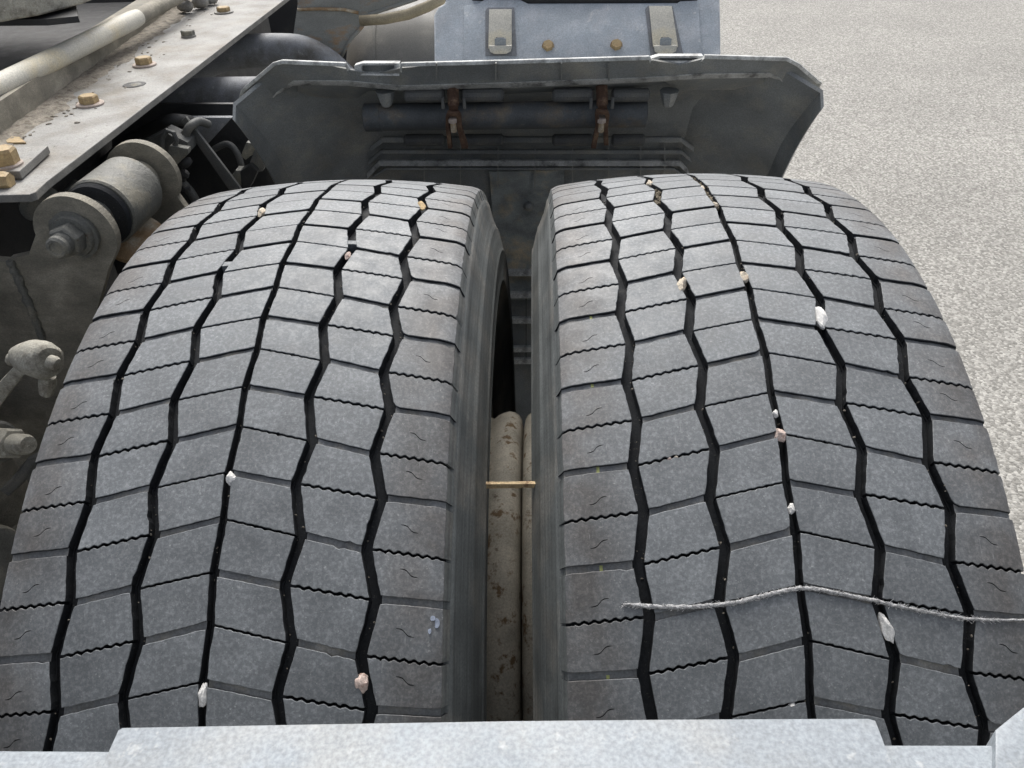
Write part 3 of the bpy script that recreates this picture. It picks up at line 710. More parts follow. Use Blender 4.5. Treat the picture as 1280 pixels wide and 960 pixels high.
# ================================================================== MUDGUARD in front of the tyres
def polar(x, rho, be): return Vector((x, rho*math.sin(be), rho*math.cos(be)))
def beta(p): return math.atan2(p.y, p.z)
mg = empty('mudguard', (-0.01, 0.5, 0.0), 'dark grey plastic mudguard with a chipped pale rim, ahead of both tyres', 'mudguard')
RL = 0.672
lipline = [(297, 127), (301, 113), (306, 108), (340, 79), (352, 75.5), (432, 79), (438, 88), (443, 90.5)]
lipmid = [(498, 92), (501, 79), (640, 75.5), (812, 70.5), (817, 79)]
lipright = [(877, 79), (881, 69), (985, 72), (1000, 80), (1024, 101), (1028, 104), (1012, 134)]
ridge = [(315, 153), (330, 133), (345, 116), (366, 101), (425, 100), (500, 107), (640, 103), (800, 97), (880, 92), (962, 91), (975, 97), (1008, 137)]
b0 = beta(Wc(640, 76, RL))
def lerp_line(line, u):
    for (a, b), (c, d) in zip(line, line[1:]):
        if a <= u <= c: return b+(d-b)*(u-a)/(c-a) if c > a else b
    return line[0][1] if u < line[0][0] else line[-1][1]
def rim_part(line, name='rim_edge'):
    q = [Wc(u, v, RL) for u, v in line]
    bm = bmesh.new(); n = len(q)
    inn = [Vector((p.x, p.y, p.z))*1.0 for p in q]
    off = Vector((0, 0.006, 0.0)); dn = Vector((0, -0.0005, -0.0048))
    for i in range(n):
        pass
    secs = []
    for i, p in enumerate(q):
        d = (q[min(i+1, n-1)]-q[max(i-1, 0)]).normalized()
        dwn = d.cross(Vector((0, 1, 0))).normalized()
        if dwn.z > 0: dwn = -dwn
        if i == 0 and line[0][0] < 300: dwn = Vector((1, 0, -.1)).normalized()
        wgt = 0.0045
        secs.append([bm.verts.new(p), bm.verts.new(p+dwn*wgt), bm.verts.new(p+dwn*wgt+off), bm.verts.new(p+off)])
    for a, b in zip(secs, secs[1:]):
        for k in range(4): bm.faces.new((a[k], a[(k+1) % 4], b[(k+1) % 4], b[k]))
    bm.faces.new(secs[0][::-1]); bm.faces.new(secs[-1])
    return fin(bm, name, 'edge', mg, smooth=0.6, bevel=0.0006, seg=1)
rim_part(lipline); rim_part(lipmid); rim_part(lipright)
# latch sockets in the two notches of the rim
for (u0, u1, v0, v1, m) in ((443, 499, 79, 95, 'edge'), (814, 879, 70, 79, 'edge')):
    bm = bmesh.new(); Y0 = Wc(640, 85, RL).y+0.002
    q = [W(u0, v0+3, Y=Y0), W(u0+10, v0, Y=Y0), W(u1, v0, Y=Y0), W(u1, v1, Y=Y0), W(u0, v1-1, Y=Y0)]
    i_ = [W(u0+9, v0+3.5, Y=Y0), W(u0+11, v0+2.6, Y=Y0), W(u1-6, v0+2.6, Y=Y0), W(u1-6, v1-2.6, Y=Y0), W(u0+9, v1-3, Y=Y0)]
    a = [bm.verts.new(p) for p in q]; b = [bm.verts.new(p) for p in i_]
    c = [bm.verts.new(p+Vector((0, .012, 0))) for p in q]; d = [bm.verts.new(p+Vector((0, .012, 0))) for p in i_]
    for k in range(5):
        l = (k+1) % 5
        bm.faces.new((a[k], a[l], b[l], b[k])); bm.faces.new((c[l], c[k], d[k], d[l])); bm.faces.new((a[l], a[k], c[k], c[l])); bm.faces.new((b[k], b[l], d[l], d[k]))
    fin(bm, 'latch_socket', m, mg, smooth=0.6)
    bm = bmesh.new(); add_prism(bm, [p+Vector((0, .0115, 0)) for p in i_], (0, .003, 0)); fin(bm, 'socket_back', 'plastic', mg)
# torn edge below the left socket
bm = bmesh.new(); add_strip(bm, [Wc(440, 90, RL), Wc(470, 92, RL), Wc(500, 101, RL), Wc(506, 103, RL)], [Wc(440, 94, RL), Wc(470, 95.5, RL), Wc(498, 104, RL), Wc(506, 104.5, RL)], (0, .004, .001))
fin(bm, 'torn_edge', 'edge', mg)
# face between rim and ridge
US = [299, 305, 322, 340, 366, 400, 436, 470, 500, 560, 640, 720, 800, 850, 880, 930, 962, 985, 1005, 1026]
full = lipline+[(498, 92)]+lipmid[1:4]+[(817, 79), (877, 79)]+lipright[1:-1]
bm = bmesh.new()
top = [Wc(u, lerp_line(sorted(full), u)+2, RL) for u in US]
rid_u = [316, 320, 332, 345, 366, 400, 436, 470, 500, 560, 640, 720, 800, 850, 880, 930, 962, 975, 990, 1008]
bot = [Wc(u, lerp_line(ridge, u), RL-0.006) for u in rid_u]
add_strip(bm, top, bot, (0, 0.003, 0.001)); fin(bm, 'rim_face', 'plastic', mg, smooth=0.4)
bm = bmesh.new(); rp = [Wc(u, lerp_line(ridge, u), RL-0.007) for u in rid_u]; rq = [Wc(u, lerp_line(ridge, u)+(6.5 if 350 < u < 965 else 3), RL-0.007) for u in rid_u]
add_strip(bm, rp, rq, (0, 0.004, 0.0)); fin(bm, 'ridge', 'ridge', mg, smooth=0.4, bevel=0.0008, seg=1)
for u in (619, 701, 760, 545):
    bm = bmesh.new(); a = Wc(u, 78, RL-0.003); b = Wc(u, 100, RL-0.006); add_strip(bm, [a, b], [a+Vector((.0018, 0, 0)), b+Vector((.0018, 0, 0))], (0, -.004, 0)); fin(bm, 'web', 'plastic', mg)
# second fold under the ridge
f1 = [(372, 106), (440, 106), (500, 110), (640, 110), (800, 103), (880, 98), (960, 98)]
f2 = [(370, 118), (420, 124), (448, 122), (458, 114), (640, 117), (800, 110), (835, 103), (848, 113), (955, 112)]
us = [372, 405, 430, 448, 460, 520, 640, 760, 800, 832, 848, 890, 955]
bm = bmesh.new(); add_strip(bm, [Wc(u, lerp_line(f1, u), RL-0.003) for u in us], [Wc(u, lerp_line(f2, u), RL+0.012) for u in us], (0, 0.003, 0.002)); fin(bm, 'inner_fold', 'plastic', mg, smooth=0.4)
# shell: swept round the tyre from the rim down past the axle
bm = bmesh.new(); secs = []; nb = 26; b1 = math.radians(112)
bs = beta(Wc(640, 95, RL))
for i in range(nb):
    f = i/(nb-1); be = bs+(b1-bs)*f; k = min(1, f*7)
    pr = [(-0.372, 0.618), (-0.372+.012*k, 0.640), (-0.335+0.062*k, 0.672+0.016*k), (-0.31+0.07*k, 0.678+0.024*k), (0.29-0.05*k, 0.678+0.024*k), (0.325-0.062*k, 0.672+0.016*k), (0.372-.012*k, 0.640), (0.372, 0.618)]
    secs.append([bm.verts.new(polar(x-0.004, r, be)) for x, r in pr]+[bm.verts.new(polar((x-0.004)*1.01, r+0.004, be)) for x, r in reversed(pr)])
m_ = len(secs[0])
for a, b in zip(secs, secs[1:]):
    for k in range(m_): bm.faces.new((a[k], a[(k+1) % m_], b[(k+1) % m_], b[k]))
bm.faces.new(secs[0][::-1]); bm.faces.new(secs[-1])
fin(bm, 'shell', 'plastic', mg, smooth=0.5)
# mud-splashed centre panel
bm = bmesh.new(); A = []; B = []
for i in range(14):
    be = beta(Wc(640, 214, 0.698))+(math.radians(88)-beta(Wc(640, 214, 0.698)))*i/13
    A.append(polar(-0.065, 0.698, be)); B.append(polar(0.055, 0.698, be))
add_strip(bm, A, B, (0, .003, 0)); fin(bm, 'splash_panel', 'muddy', mg, smooth=0.5)
# horizontal stiffening ribs
def hrib(v, u0, u1, drop, hgt, m='plastic', rho=0.694, th=0.008):
    bm = bmesh.new(); a = Wc(u0, v+drop, rho); b = Wc(u0+16, v, rho); c = Wc(u1-16, v, rho); d = Wc(u1, v+drop, rho)
    a2, b2, c2, d2 = [p+Vector((0, 0.0, 0))+(Vector((0, 0, -hgt))) for p in (a, b, c, d)]
    add_strip(bm, [a, b, c, d], [a2, b2, c2, d2], (0, th, 0)); return fin(bm, 'rib', m, mg, smooth=0.3, bevel=0.0008, seg=1)
hrib(172, 462, 868, 12, 0.008, rho=0.688); hrib(188, 460, 868, 14, 0.006); hrib(201, 458, 866, 16, 0.009, 'ridge'); hrib(210, 466, 858, 10, 0.004)
for v in (338, 366, 398, 434, 449):
    hrib(v, 560, 720, 0, 0.012, 'edge', rho=0.680)
for u in (530, 575, 622, 668, 715, 760, 800, 830):
    bm = bmesh.new(); A = [Wc(u, v, 0.696) for v in (178, 190, 202, 216, 235)]; B = [p+Vector((.0016, 0, 0)) for p in A]
    add_strip(bm, A, B, (0, -.003, .001)); fin(bm, 'web', 'plastic', mg)
for u in (657, 668):
    bm = bmesh.new(); A = [Wc(u, v, 0.69) for v in (366, 400, 434, 452)]; B = [p+Vector((.002, 0, 0)) for p in A]
    add_strip(bm, A, B, (0, -.003, .001)); fin(bm, 'web', 'mid', mg)
# moulded bosses on the rim underside
for u in (481, 837):
    bm = bmesh.new(); p = Wc(u, 113, RL); add_cyl(bm, p, p+Vector((0, .002, -0.022)), 0, prof=[(0, .013), (.5, .010), (.9, .007), (1, .004)], n=8); fin(bm, 'boss', 'plastic', mg, smooth=0.4)
bm = bmesh.new(); p = Wc(661, 258, 0.696); add_cyl(bm, p+Vector((0, .004, 0)), p+Vector((0, -.014, .006)), 0, prof=[(0, .010), (.6, .007), (.95, .0045), (1, .0025)], n=12); fin(bm, 'boss', 'plastic', mg, smooth=0.6)
# carrier tube, rubber pads and rusty clamps
tb = empty('mudguard_carrier', (0, 0.45, 0.3), 'dark round carrier tube with two rusty clamps, inside the mudguard', 'bracket')
RTB = 0.655
a = Wc(455, 147, RTB); b = Wc(808, 142, RTB)
bm = bmesh.new(); add_cyl(bm, a, b, 0.0185, n=32, prof=[(0, .015), (.005, .0185), (.06, .0185), (.062, .0178), (.995, .0178), (1, .016)]); fin(bm, 'carrier_tube', 'tube', tb, smooth=0.5)
for v, rr in ((119, 0.009), (175, 0.0085)):
    for u0, u1 in ((505, 556), (576, 630), (690, 742), (764, 812 if v < 150 else 806)):
        bm = bmesh.new(); p = Wc(u0, v, 0.665); q = Wc(u1, v-0.5, 0.665); add_cyl(bm, p, q, rr, n=12, prof=[(0, rr*.6), (.06, rr), (.94, rr), (1, rr*.6)]); fin(bm, 'rubber_pad', 'mid', tb, smooth=0.5)
for uc in (566, 752):
    du = 0 if uc < 600 else 1
    bm = bmesh.new(); p = Wc(uc, 106, 0.675); q = Wc(uc+1, 136, 0.635); add_cyl(bm, p, q, 0.0075, n=16, prof=[(0, .0075), (.8, .0075), (.82, .0062), (1, .006)]); fin(bm, 'clamp_sleeve', 'rust', tb, smooth=0.6)
    bm = bmesh.new(); rr = 0.628
    L_ = [Wc(uc+x, y, rr-(y-138)*0.0003) for x, y in (((-6, 186), (-9, 160), (-9, 146), (-7, 141), (7, 141), (10, 146), (11, 160), (19, 186)) if not du else ((-13, 186), (-7, 160), (-8, 144), (-6, 139), (8, 139), (10, 144), (8, 160), (9, 182)))]
    T_ = [p+Vector((0, .012, 0)) for p in L_]
    ins = [Wc(uc+x, y, rr-(y-138)*0.0003) for x, y in (((-1, 186), (-4, 160), (-5, 149), (-4, 146), (4, 146), (5, 149), (5, 160), (11, 186)) if not du else ((-7, 186), (-2, 160), (-3, 148), (-3, 144), (4, 144), (5, 148), (3, 160), (3, 182)))]
    add_strip(bm, L_, ins, (0, .012, 0)); fin(bm, 'clamp_strap', 'rust', tb, smooth=0.4, bevel=0.0005, seg=1)
    bm = bmesh.new(); p = Wc(uc, 149, rr-.001); add_hex(bm, p+Vector((0, 0, -.003)), (0, -.3, 1), 0.0062, 0.006); fin(bm, 'clamp_nut', 'washer', tb, smooth=0.3)
    bm = bmesh.new(); add_cyl(bm, p+Vector((0, 0, -.004)), p+Vector((0, .004, -.017)), .004, n=10); fin(bm, 'clamp_stud', 'rusty', tb, smooth=0.6)
    for s_ in (-13, 14):
        bm = bmesh.new(); p = Wc(uc+s_, 122, 0.645); add_cyl(bm, p, p+Vector((0, .001, -.014)), .0022, n=8); fin(bm, 'clamp_pin', 'mid', tb, smooth=0.6)

# ================================================================== BLUE-GREY COVER BOX behind the mudguard
bx = empty('cover_box', (0.08, 0.75, 0.35), 'pale blue-grey plastic cover with two metal latches, beyond the mudguard', 'cover')
Yb = 0.60
def FB(u, v): # face plane leaning back
    d = ray(u, v); n = Vector((0, 1, -0.95)); p0 = Vector((0, Yb, 0.48)); t = (p0-CAM).dot(n)/d.dot(n); return CAM+d*t
bm = bmesh.new()
o_ = [(543, 110), (543, 16), (548, 5), (560, 2), (597, 2), (606, -2), (650, -3), (672, 1), (843, 1), (848, -2), (898, -2), (900, 30), (901, 110)]
o_ = [(543, 110), (542, 18), (547, 8), (556, 3), (560, -40), (890, -40), (900, -10), (901, 30), (902, 110)]
add_prism(bm, [FB(u, v) for u, v in o_], (0.0, 0.20, -0.22)); subdiv(bm, 1, 0.05)
fin(bm, 'housing', 'box', bx, smooth=0.4, bevel=0.006, seg=3)
def slab(poly, fn, push, name, m, par, bev=0.0012, **k):
    bm = bmesh.new(); add_prism(bm, [fn(u, v) for u, v in poly], push); return fin(bm, name, m, par, smooth=0.4, bevel=bev, seg=2)
slab([(580, 90), (580, 8), (598, 5), (606, 0), (650, 0), (662, 6), (845, 5), (850, 2), (872, 1), (878, 90)], FB, (0, -0.0045, 0.0015), 'raised_panel', 'box', bx, 0.002)
for (u0, u1, us_, x0, x1) in ((612, 642, 0, 607, 646), (809, 846, 3, 806, 850)):
    k = 0 if u0 < 700 else 1
    FL = lambda u, v: FB(u, v)+Vector((0, -0.0065, 0.002))
    slab([(x0, 70), (x0, 14), (x0+3, 10), (x1-3, 10), (x1, 70)] if not k else [(x0+7, 72), (x0, 12), (x0+3, 8), (x1-10, 8), (x1+4, 72)], FL, (0, 0.004, -.0015), 'latch_recess', 'pipe', bx, 0.0006)
    q = [(611, 62), (612, 13), (640, 13), (640, 62)] if not k else [(815, 60), (810, 9), (838, 9), (846, 60)]
    FH = lambda u, v: FB(u, v)+Vector((0, -0.012, 0.004))
    slab(q, FH, (0, 0.003, -.001), 'hinge_strap', 'pale', bx, 0.0008)
    c = FH(626 if not k else 830, 62); bm = bmesh.new(); hw = 0.0165
    add_prism(bm, [c+Vector((-hw, 0, .004)), c+Vector((hw, 0, .004)), c+Vector((hw*.9, -.004, -.003)), c+Vector((hw*.5, -.005, -.006)), c+Vector((-hw*.5, -.005, -.006)), c+Vector((-hw*.9, -.004, -.003))], (0, .004, 0)); fin(bm, 'strap_lip', 'pale', bx, smooth=0.4, bevel=0.0006)
    c = FH(626 if not k else 830, 55); bm = bmesh.new(); add_prism(bm, [c+Vector(q) for q in ((-.008, -.001, -.004), (.008, -.001, -.004), (.008, -.001, .006), (.004, -.001, .0075), (-.004, -.001, .0075), (-.008, -.001, .006))], (0, -.0012, 0)); fin(bm, 'latch_tongue', 'bar', bx)
    c = FH(625 if not k else 829, 49.5); bm = bmesh.new(); add_prism(bm, [c+Vector(q) for q in ((-.005, -.001, -.0018), (.006, -.001, -.0015), (.006, -.001, .002), (-.005, -.001, .002))], (0, -.0008, 0)); fin(bm, 'latch_slot', 'groove', bx)
for u, v in ((685, 58), (770, 57)):
    p = FB(u, v)+Vector((0, -.004, 0)); bm = bmesh.new(); add_cyl(bm, p+Vector((0, .003, 0)), p+Vector((0, -.002, .001)), .0088, n=20); fin(bm, 'bolt_washer', 'rusty', bx, smooth=0.6)
    bm = bmesh.new(); add_hex(bm, p, (0, -1, .95), .0078, .008, .3); fin(bm, 'bolt_head', 'brass', bx, smooth=0.2)
slab([(590, 1), (590, -6), (680, -8), (860, -8), (872, 1), (868, 4), (660, 5)], FB, (0, -0.002, 0.012), 'lid_edge', 'dark', bx, 0.001)

# ================================================================== things between chassis and mudguard, far side
tk = empty('air_tank', (-0.12, 0.95, 0.3), 'dusty dark grey rounded air tank, left of the blue-grey cover', 'tank')
a = W(455, 75, Y=0.85); bm = bmesh.new(); cc = W(535, 95, Y=1.20)
add_cyl(bm, cc+Vector((-.17, 0, 0)), cc+Vector((.06, 0, 0)), .13, n=48, prof=[(0, .02), (.03, .07), (.1, .115), (.2, .14), (.32, .15), (1, .15)]); fin(bm, 'tank_body', 'tank', tk, smooth=0.8)
bm = bmesh.new(); add_cyl(bm, cc+Vector((-.09, 0, 0)), cc+Vector((-.085, 0, 0)), .152, n=48); fin(bm, 'seam', 'tank', tk, smooth=0.6)
bm = bmesh.new(); add_tube(bm, [W(u, v, Y=1.0) for u, v in ((450, 26), (480, 24), (510, 18), (535, 8), (560, -6))], .0095, n=16); o = fin(bm, 'hose', 'tan', smooth=True); tag(o, 'stained tan hose running over the dark air tank', 'hose')
# rust-stained steel bracket
bk = empty('steel_bracket', (-0.3, 0.72, 0.3), 'grey steel bracket with orange rust stains, behind the mudguard corner', 'bracket')
Y1 = 1.05
poly = [(372, 5), (368, -40), (540, -40), (520, -2), (490, 8), (462, 18), (452, 34), (437, 50), (424, 74), (410, 110), (360, 110), (364, 60)]
bm = bmesh.new(); add_prism(bm, [W(u, v, Y=Y1) for u, v in poly], (0, .012, 0)); fin(bm, 'bracket_plate', 'stained', bk, smooth=0.4, bevel=.0015)
bm = bmesh.new(); e = [(424, 76), (437, 51), (452, 34), (462, 18), (490, 9), (520, -1), (540, -12)]
add_tube(bm, [W(u, v, Y=Y1) for u, v in e], .0035, n=8); fin(bm, 'rolled_edge', 'stained', bk, smooth=True)
bm = bmesh.new(); add_tube(bm, [W(u, v, Y=Y1-.003) for u, v in ((372, 12), (400, 11), (430, 12), (448, 16))], .003, n=8, jit=.1); fin(bm, 'weld', 'rusty', bk, smooth=True)
# two grey pipes
bm = bmesh.new(); P_ = [(150, 118), (230, 92), (262, 74), (300, 65), (345, 63), (380, 66), (412, 84), (440, 112)]
Q = []
for i in range(len(P_)-1):
    for k in range(4):
        f = k/4; p0 = P_[max(i-1, 0)]; p1 = P_[i]; p2 = P_[i+1]; p3 = P_[min(i+2, len(P_)-1)]
        Q.append(tuple(0.5*(2*p1[c]+(p2[c]-p0[c])*f+(2*p0[c]-5*p1[c]+4*p2[c]-p3[c])*f*f+(3*p1[c]-p0[c]-3*p2[c]+p3[c])*f**3) for c in (0, 1)))
add_tube(bm, [W(u, v, Y=0.98) for i, (u, v) in enumerate(Q)], .030, n=24); o = fin(bm, 'bent_pipe', 'pipe', smooth=0.8); tag(o, 'upper curved grey pipe bending down behind the mudguard corner', 'pipe')
bm = bmesh.new(); add_cyl(bm, W(165, 124, Y=0.75), W(345, 122, Y=0.75), .0335, n=32); o = fin(bm, 'straight_pipe', 'pipe', smooth=0.8); tag(o, 'lower straight grey pipe ending at the left corner of the mudguard', 'pipe')

# ================================================================== CHASSIS: rail, mounting plate, upper pipe
rl = empty('frame_rail', (-0.6, 0.3, 0.2), 'dark grimy chassis frame rail beneath the bolted plate at left', 'chassis')
bm = bmesh.new(); add_box(bm, (-0.685, -0.9, 0.17), (-0.677, 1.6, 0.44)); fin(bm, 'web', 'dark', rl)
bm = bmesh.new(); add_box(bm, (-0.77, -0.9, 0.436), (-0.6772, 1.6, 0.4435)); fin(bm, 'upper_flange', 'dark', rl)
bm = bmesh.new(); add_box(bm, (-0.77, -0.9, 0.163), (-0.6772, 1.6, 0.171)); fin(bm, 'lower_flange', 'dark', rl)
bm = bmesh.new(); add_box(bm, (-1.3, 0.52, 0.18), (-0.69, 0.60, 0.40)); fin(bm, 'cross_member', 'dark', rl)
cw = empty('dark_backdrop', (-1, 2.2, .3), 'dark backdrop added beyond the chassis to keep the top left black', 'panel')  # invented dark sheets, added to blacken the background at the top left
bm = bmesh.new(); add_box(bm, (-1.9, 2.2, -.1), (-.5, 2.25, .9)); fin(bm, 'panel', 'dark', cw)
bm = bmesh.new(); add_box(bm, (-1.9, .2, -.1), (-.62, 2.2, -.08)); fin(bm, 'dark_floor_sheet', 'dark', cw)  # dark sheet added over the lit ground beneath the chassis
# axle
ax = empty('rear_axle', (-0.7, 0, 0), 'dark grimy rear axle tube running left behind the wheels', 'axle')
bm = bmesh.new(); add_cyl(bm, (-1.4, 0, 0), (-0.02, 0, 0), .07, n=32, prof=[(0, .07), (.6, .07), (.66, .09), (.7, .11), (1, .11)]); fin(bm, 'axle_tube', 'dark', ax, smooth=0.7)
bm = bmesh.new(); add_cyl(bm, (-0.42, 0, 0), (-0.34, 0, 0), .2, n=48); fin(bm, 'brake_disc', 'steel', ax, smooth=0.7)
ZP = 0.466
pl = empty('mounting_plate', (-0.55, 0.3, ZP), 'dusty pale steel mounting plate with bolts, upper left beside the frame', 'plate')
PP = lambda u, v: W(u, v, Z=ZP)
ed_lo = PP(58, 227); far = PP(352, 2); dirv = (far-ed_lo); farp = far+dirv*0.5
in0 = PP(0, 172); in1 = PP(230, 2); in_dir = (in1-in0).normalized()
inner_far = in1+in_dir*0.6; inner_near = in0-in_dir*0.12
poly = [W(-60, 245, Z=ZP), PP(36, 243), PP(44, 240), ed_lo, ed_lo.lerp(far, .33), ed_lo.lerp(far, .66), far, farp, Vector((inner_far.x-.02, farp.y, ZP)), inner_far-Vector((.02, 0, 0)), inner_near-Vector((.05, 0, 0))]
bm = bmesh.new(); add_prism(bm, poly, (0, 0, -0.0085)); o = fin(bm, 'plate', ['plate', 'plate_edge'], pl, bevel=0.0012, seg=2)
for f in o.data.polygons:
    if abs(f.normal.z) < 0.5: f.material_index = 1
# caked dirt lying on the plate
bm = bmesh.new()
for i in range(420):
    f = random.random()**1.0; q = in0.lerp(in1, f*1.25)+Vector((abs(random.gauss(0, .028)), random.uniform(-.02, .02), 0))
    r = random.uniform(.0006, .0024)
    bmesh.ops.create_icosphere(bm, subdivisions=1, radius=1, matrix=Matrix.Translation(q+Vector((0, 0, r*.2))) @ Matrix.Rotation(random.random()*3, 4, 'Z') @ Matrix.Diagonal((r*1.8, r, r*.6, 1)))
o = fin(bm, 'caked_dirt', 'dust', pl); tag(o, kind='stuff')
# upright flange
bm = bmesh.new(); up = 0.034
a0 = inner_near; a1 = inner_far
add_prism(bm, [a0, a0+Vector((-.008, 0, 0)), a1+Vector((-.008, 0, 0)), a1], (0, 0, up)); fin(bm, 'upright_flange', 'plate_brown', pl)
# shelf behind it
bm = bmesh.new(); add_prism(bm, [a0+Vector((-.009, 0, .004)), a0+Vector((-.10, -.02, .004)), a1+Vector((-.10, 0, .004)), a1+Vector((-.009, 0, .004))], (0, 0, -.006)); fin(bm, 'shelf', 'plate_brown', pl)
bm = bmesh.new(); add_prism(bm, [a0+Vector((-.06, -.02, -.10)), a0+Vector((-.95, -.05, -.10)), a1+Vector((-.95, 0, -.10)), a1+Vector((-.06, 0, -.10))], (0, 0, -.006)); fin(bm, 'dark_gap_sheet', 'dark', pl)  # dark sheet added so the gap beyond the shelf looks black
# crust of dust along the foot of the flange
bm = bmesh.new(); NX, NY = 120, 14; g_ = []
dd_ = inner_far-in0
for i in range(NX+1):
    q = in0-dd_*.03+dd_*(i/NX); wdt = .030+.022*noise.noise(Vector((i*.13, 2, 0)))+.012*noise.noise(Vector((i*.5, 7, 0)))+.02*(i/NX); row = []
    for j in range(NY+1):
        f = j/NY; p = q+Vector((wdt*f, 0, 0)); h = .0035*(1-f)**.6+.0014*noise.noise(p*160)*(1-f*.3)+.0010*noise.noise(p*420)-(.0012 if j == NY else 0)
        row.append(bm.verts.new(p+Vector((0, 0, h))))
    g_.append(row)
for i in range(NX):
    for j in range(NY): bm.faces.new((g_[i][j], g_[i+1][j], g_[i+1][j+1], g_[i][j+1]))
o = fin(bm, 'dust_crust', 'dust', pl, smooth=True); tag(o, kind='stuff')
if o.data.polygons[0].normal.z < 0: o.data.flip_normals()
def bolt(u, v, Z, r, h, m='brass', wr=None, par=pl, sc=1.0, ang=0.2, wm='washer'):
    p = W(u, v, Z=Z); wr = wr or r*1.45
    bm = bmesh.new(); add_cyl(bm, p, p+Vector((0, 0, .003)), wr, n=24, prof=[(0, wr), (.7, wr), (1, wr*.93)]); fin(bm, 'washer', wm, par, smooth=0.6)
    bm = bmesh.new(); add_hex(bm, p+Vector((0, 0, .003)), (0.02, 0, 1), r, h, ang); roughen(bm, .0004, 200); fin(bm, 'bolt', m, par, smooth=0.2)
bolt(113, 131, ZP, .0122, .0098, ang=.95); bolt(181, 82, ZP, .0122, .0098, ang=1.02); bolt(236, 46, ZP, .0115, .008, 'steel', wr=.0125, ang=.9, wm='plate'); bolt(280, 16, ZP, .0125, .008, 'brass', wm='plate', ang=.8)
bm = bmesh.new(); p = PP(168, 106); add_cyl(bm, p+Vector((0, 0, -.001)), p+Vector((0, 0, .0008)), .0165, n=20, prof=[(0, .0165), (1, .015)], jit=.06); fin(bm, 'dark_hole_disc', 'dark', pl)  # dark disc laid on the plate to mark the hole
bm = bmesh.new(); add_cyl(bm, p+Vector((.002, 0, 0)), p+Vector((.002, 0, .0022)), .010, n=14, prof=[(0, .011), (1, .004)], jit=.2); fin(bm, 'plug', 'steel', pl, smooth=.8)
# raised stop on the near end of the plate
bm = bmesh.new(); ZS = ZP+.010
q = [W(-40, 214, Z=ZS), W(24, 214, Z=ZS), W(60, 182, Z=ZS), W(-10, 185, Z=ZS)]
add_prism(bm, q, (0, 0, -.0085)); o = fin(bm, 'stop_plate', ['plate', 'plate_edge'], pl, bevel=.001)
for f in o.data.polygons:
    if abs(f.normal.z) < 0.5: f.material_index = 1
bolt(9, 207, ZS, .014, .016, wr=.016, ang=.1)
bm = bmesh.new(); p = W(4, 226, Z=ZP+.006); add_hex(bm, p+Vector((-.02, 0, 0)), (1, 0, 0), .0095, .028, .2); fin(bm, 'side_bolt', 'brass', pl, smooth=.2)
bm = bmesh.new(); add_prism(bm, [W(10, 180, Z=ZP), W(33, 180, Z=ZP), W(25, 173, Z=ZP), W(5, 172, Z=ZP)], (0, 0, .002)); fin(bm, 'tab', 'brass', pl)
# pale pipe along the plate
ZC = 0.505
bm = bmesh.new(); a = W(-60, 137, Z=ZC); b = W(172, 22, Z=ZC)
L_ = 24; cpts = [a.lerp(b, i/L_) for i in range(L_+1)]
add_tube(bm, cpts, [0.0142]*(L_-1)+[0.0140, 0.0128], n=24); o = fin(bm, 'pale_pipe', 'pale', smooth=0.8); tag(o, 'pale galvanised pipe running along the upper left beside the bolted plate', 'pipe')
bm = bmesh.new(); b2 = W(168, 24, Z=ZC); c2 = W(262, -26, Z=ZC); add_tube(bm, [b2.lerp(c2, i/30) for i in range(31)], [.0122+.0008*(i % 2) for i in range(31)], n=14, jit=.06); o = fin(bm, 'corrugated_hose', 'plate_brown', smooth=True); tag(o, 'dirt-caked corrugated hose continuing from the end of the pale pipe', 'hose')
bm = bmesh.new()
for u, v, r in ((232, 8, .013), (250, 3, .014), (262, -2, .013)):
    bmesh.ops.create_icosphere(bm, subdivisions=3, radius=1, matrix=Matrix.Translation(W(u, v, Z=ZP+.012)) @ Matrix.Diagonal((r*1.2, r, r*.8, 1)))
roughen(bm, .003, 90); o = fin(bm, 'cable_clamp', 'plate', smooth=True); tag(o, 'lumpy dusty cable clamp on the far end of the bolted plate', 'clamp')
# coupling plate edge overhead at the top left
bm = bmesh.new(); ZF = 0.56
q = [(-80, 24), (0, 29), (20, 25), (50, 20), (80, 12), (105, 5), (128, -4), (150, -40), (-80, -60)]
add_prism(bm, [W(u, v, Z=ZF) for u, v in q], (0, 0, .030)); add_prism(bm, [Vector((-.70, .50, ZF+.006)), Vector((-1.6, .2, ZF+.006)), Vector((-1.6, 1.5, ZF+.006)), Vector((-1.1, 1.5, ZF+.006)), Vector((-.80, .95, ZF+.006))], (0, 0, .02)); o = fin(bm, 'coupling_plate', 'joint', smooth=.4, bevel=.006, seg=3); tag(o, 'curved edge of the pale dusty coupling plate in the top left corner', 'coupling')  # second slab is an unseen overhang, shaped to shade the gap below
bm = bmesh.new(); q = [(-80, 33), (60, 32), (100, 28), (95, 5), (-80, 5)]
add_prism(bm, [W(u, v, Z=ZF-.012) for u, v in q], (0, 0, .008)); o = fin(bm, 'coupling_gusset', 'dark', smooth=.4); tag(o, 'dark flat gusset just below the pale coupling plate edge', 'coupling')

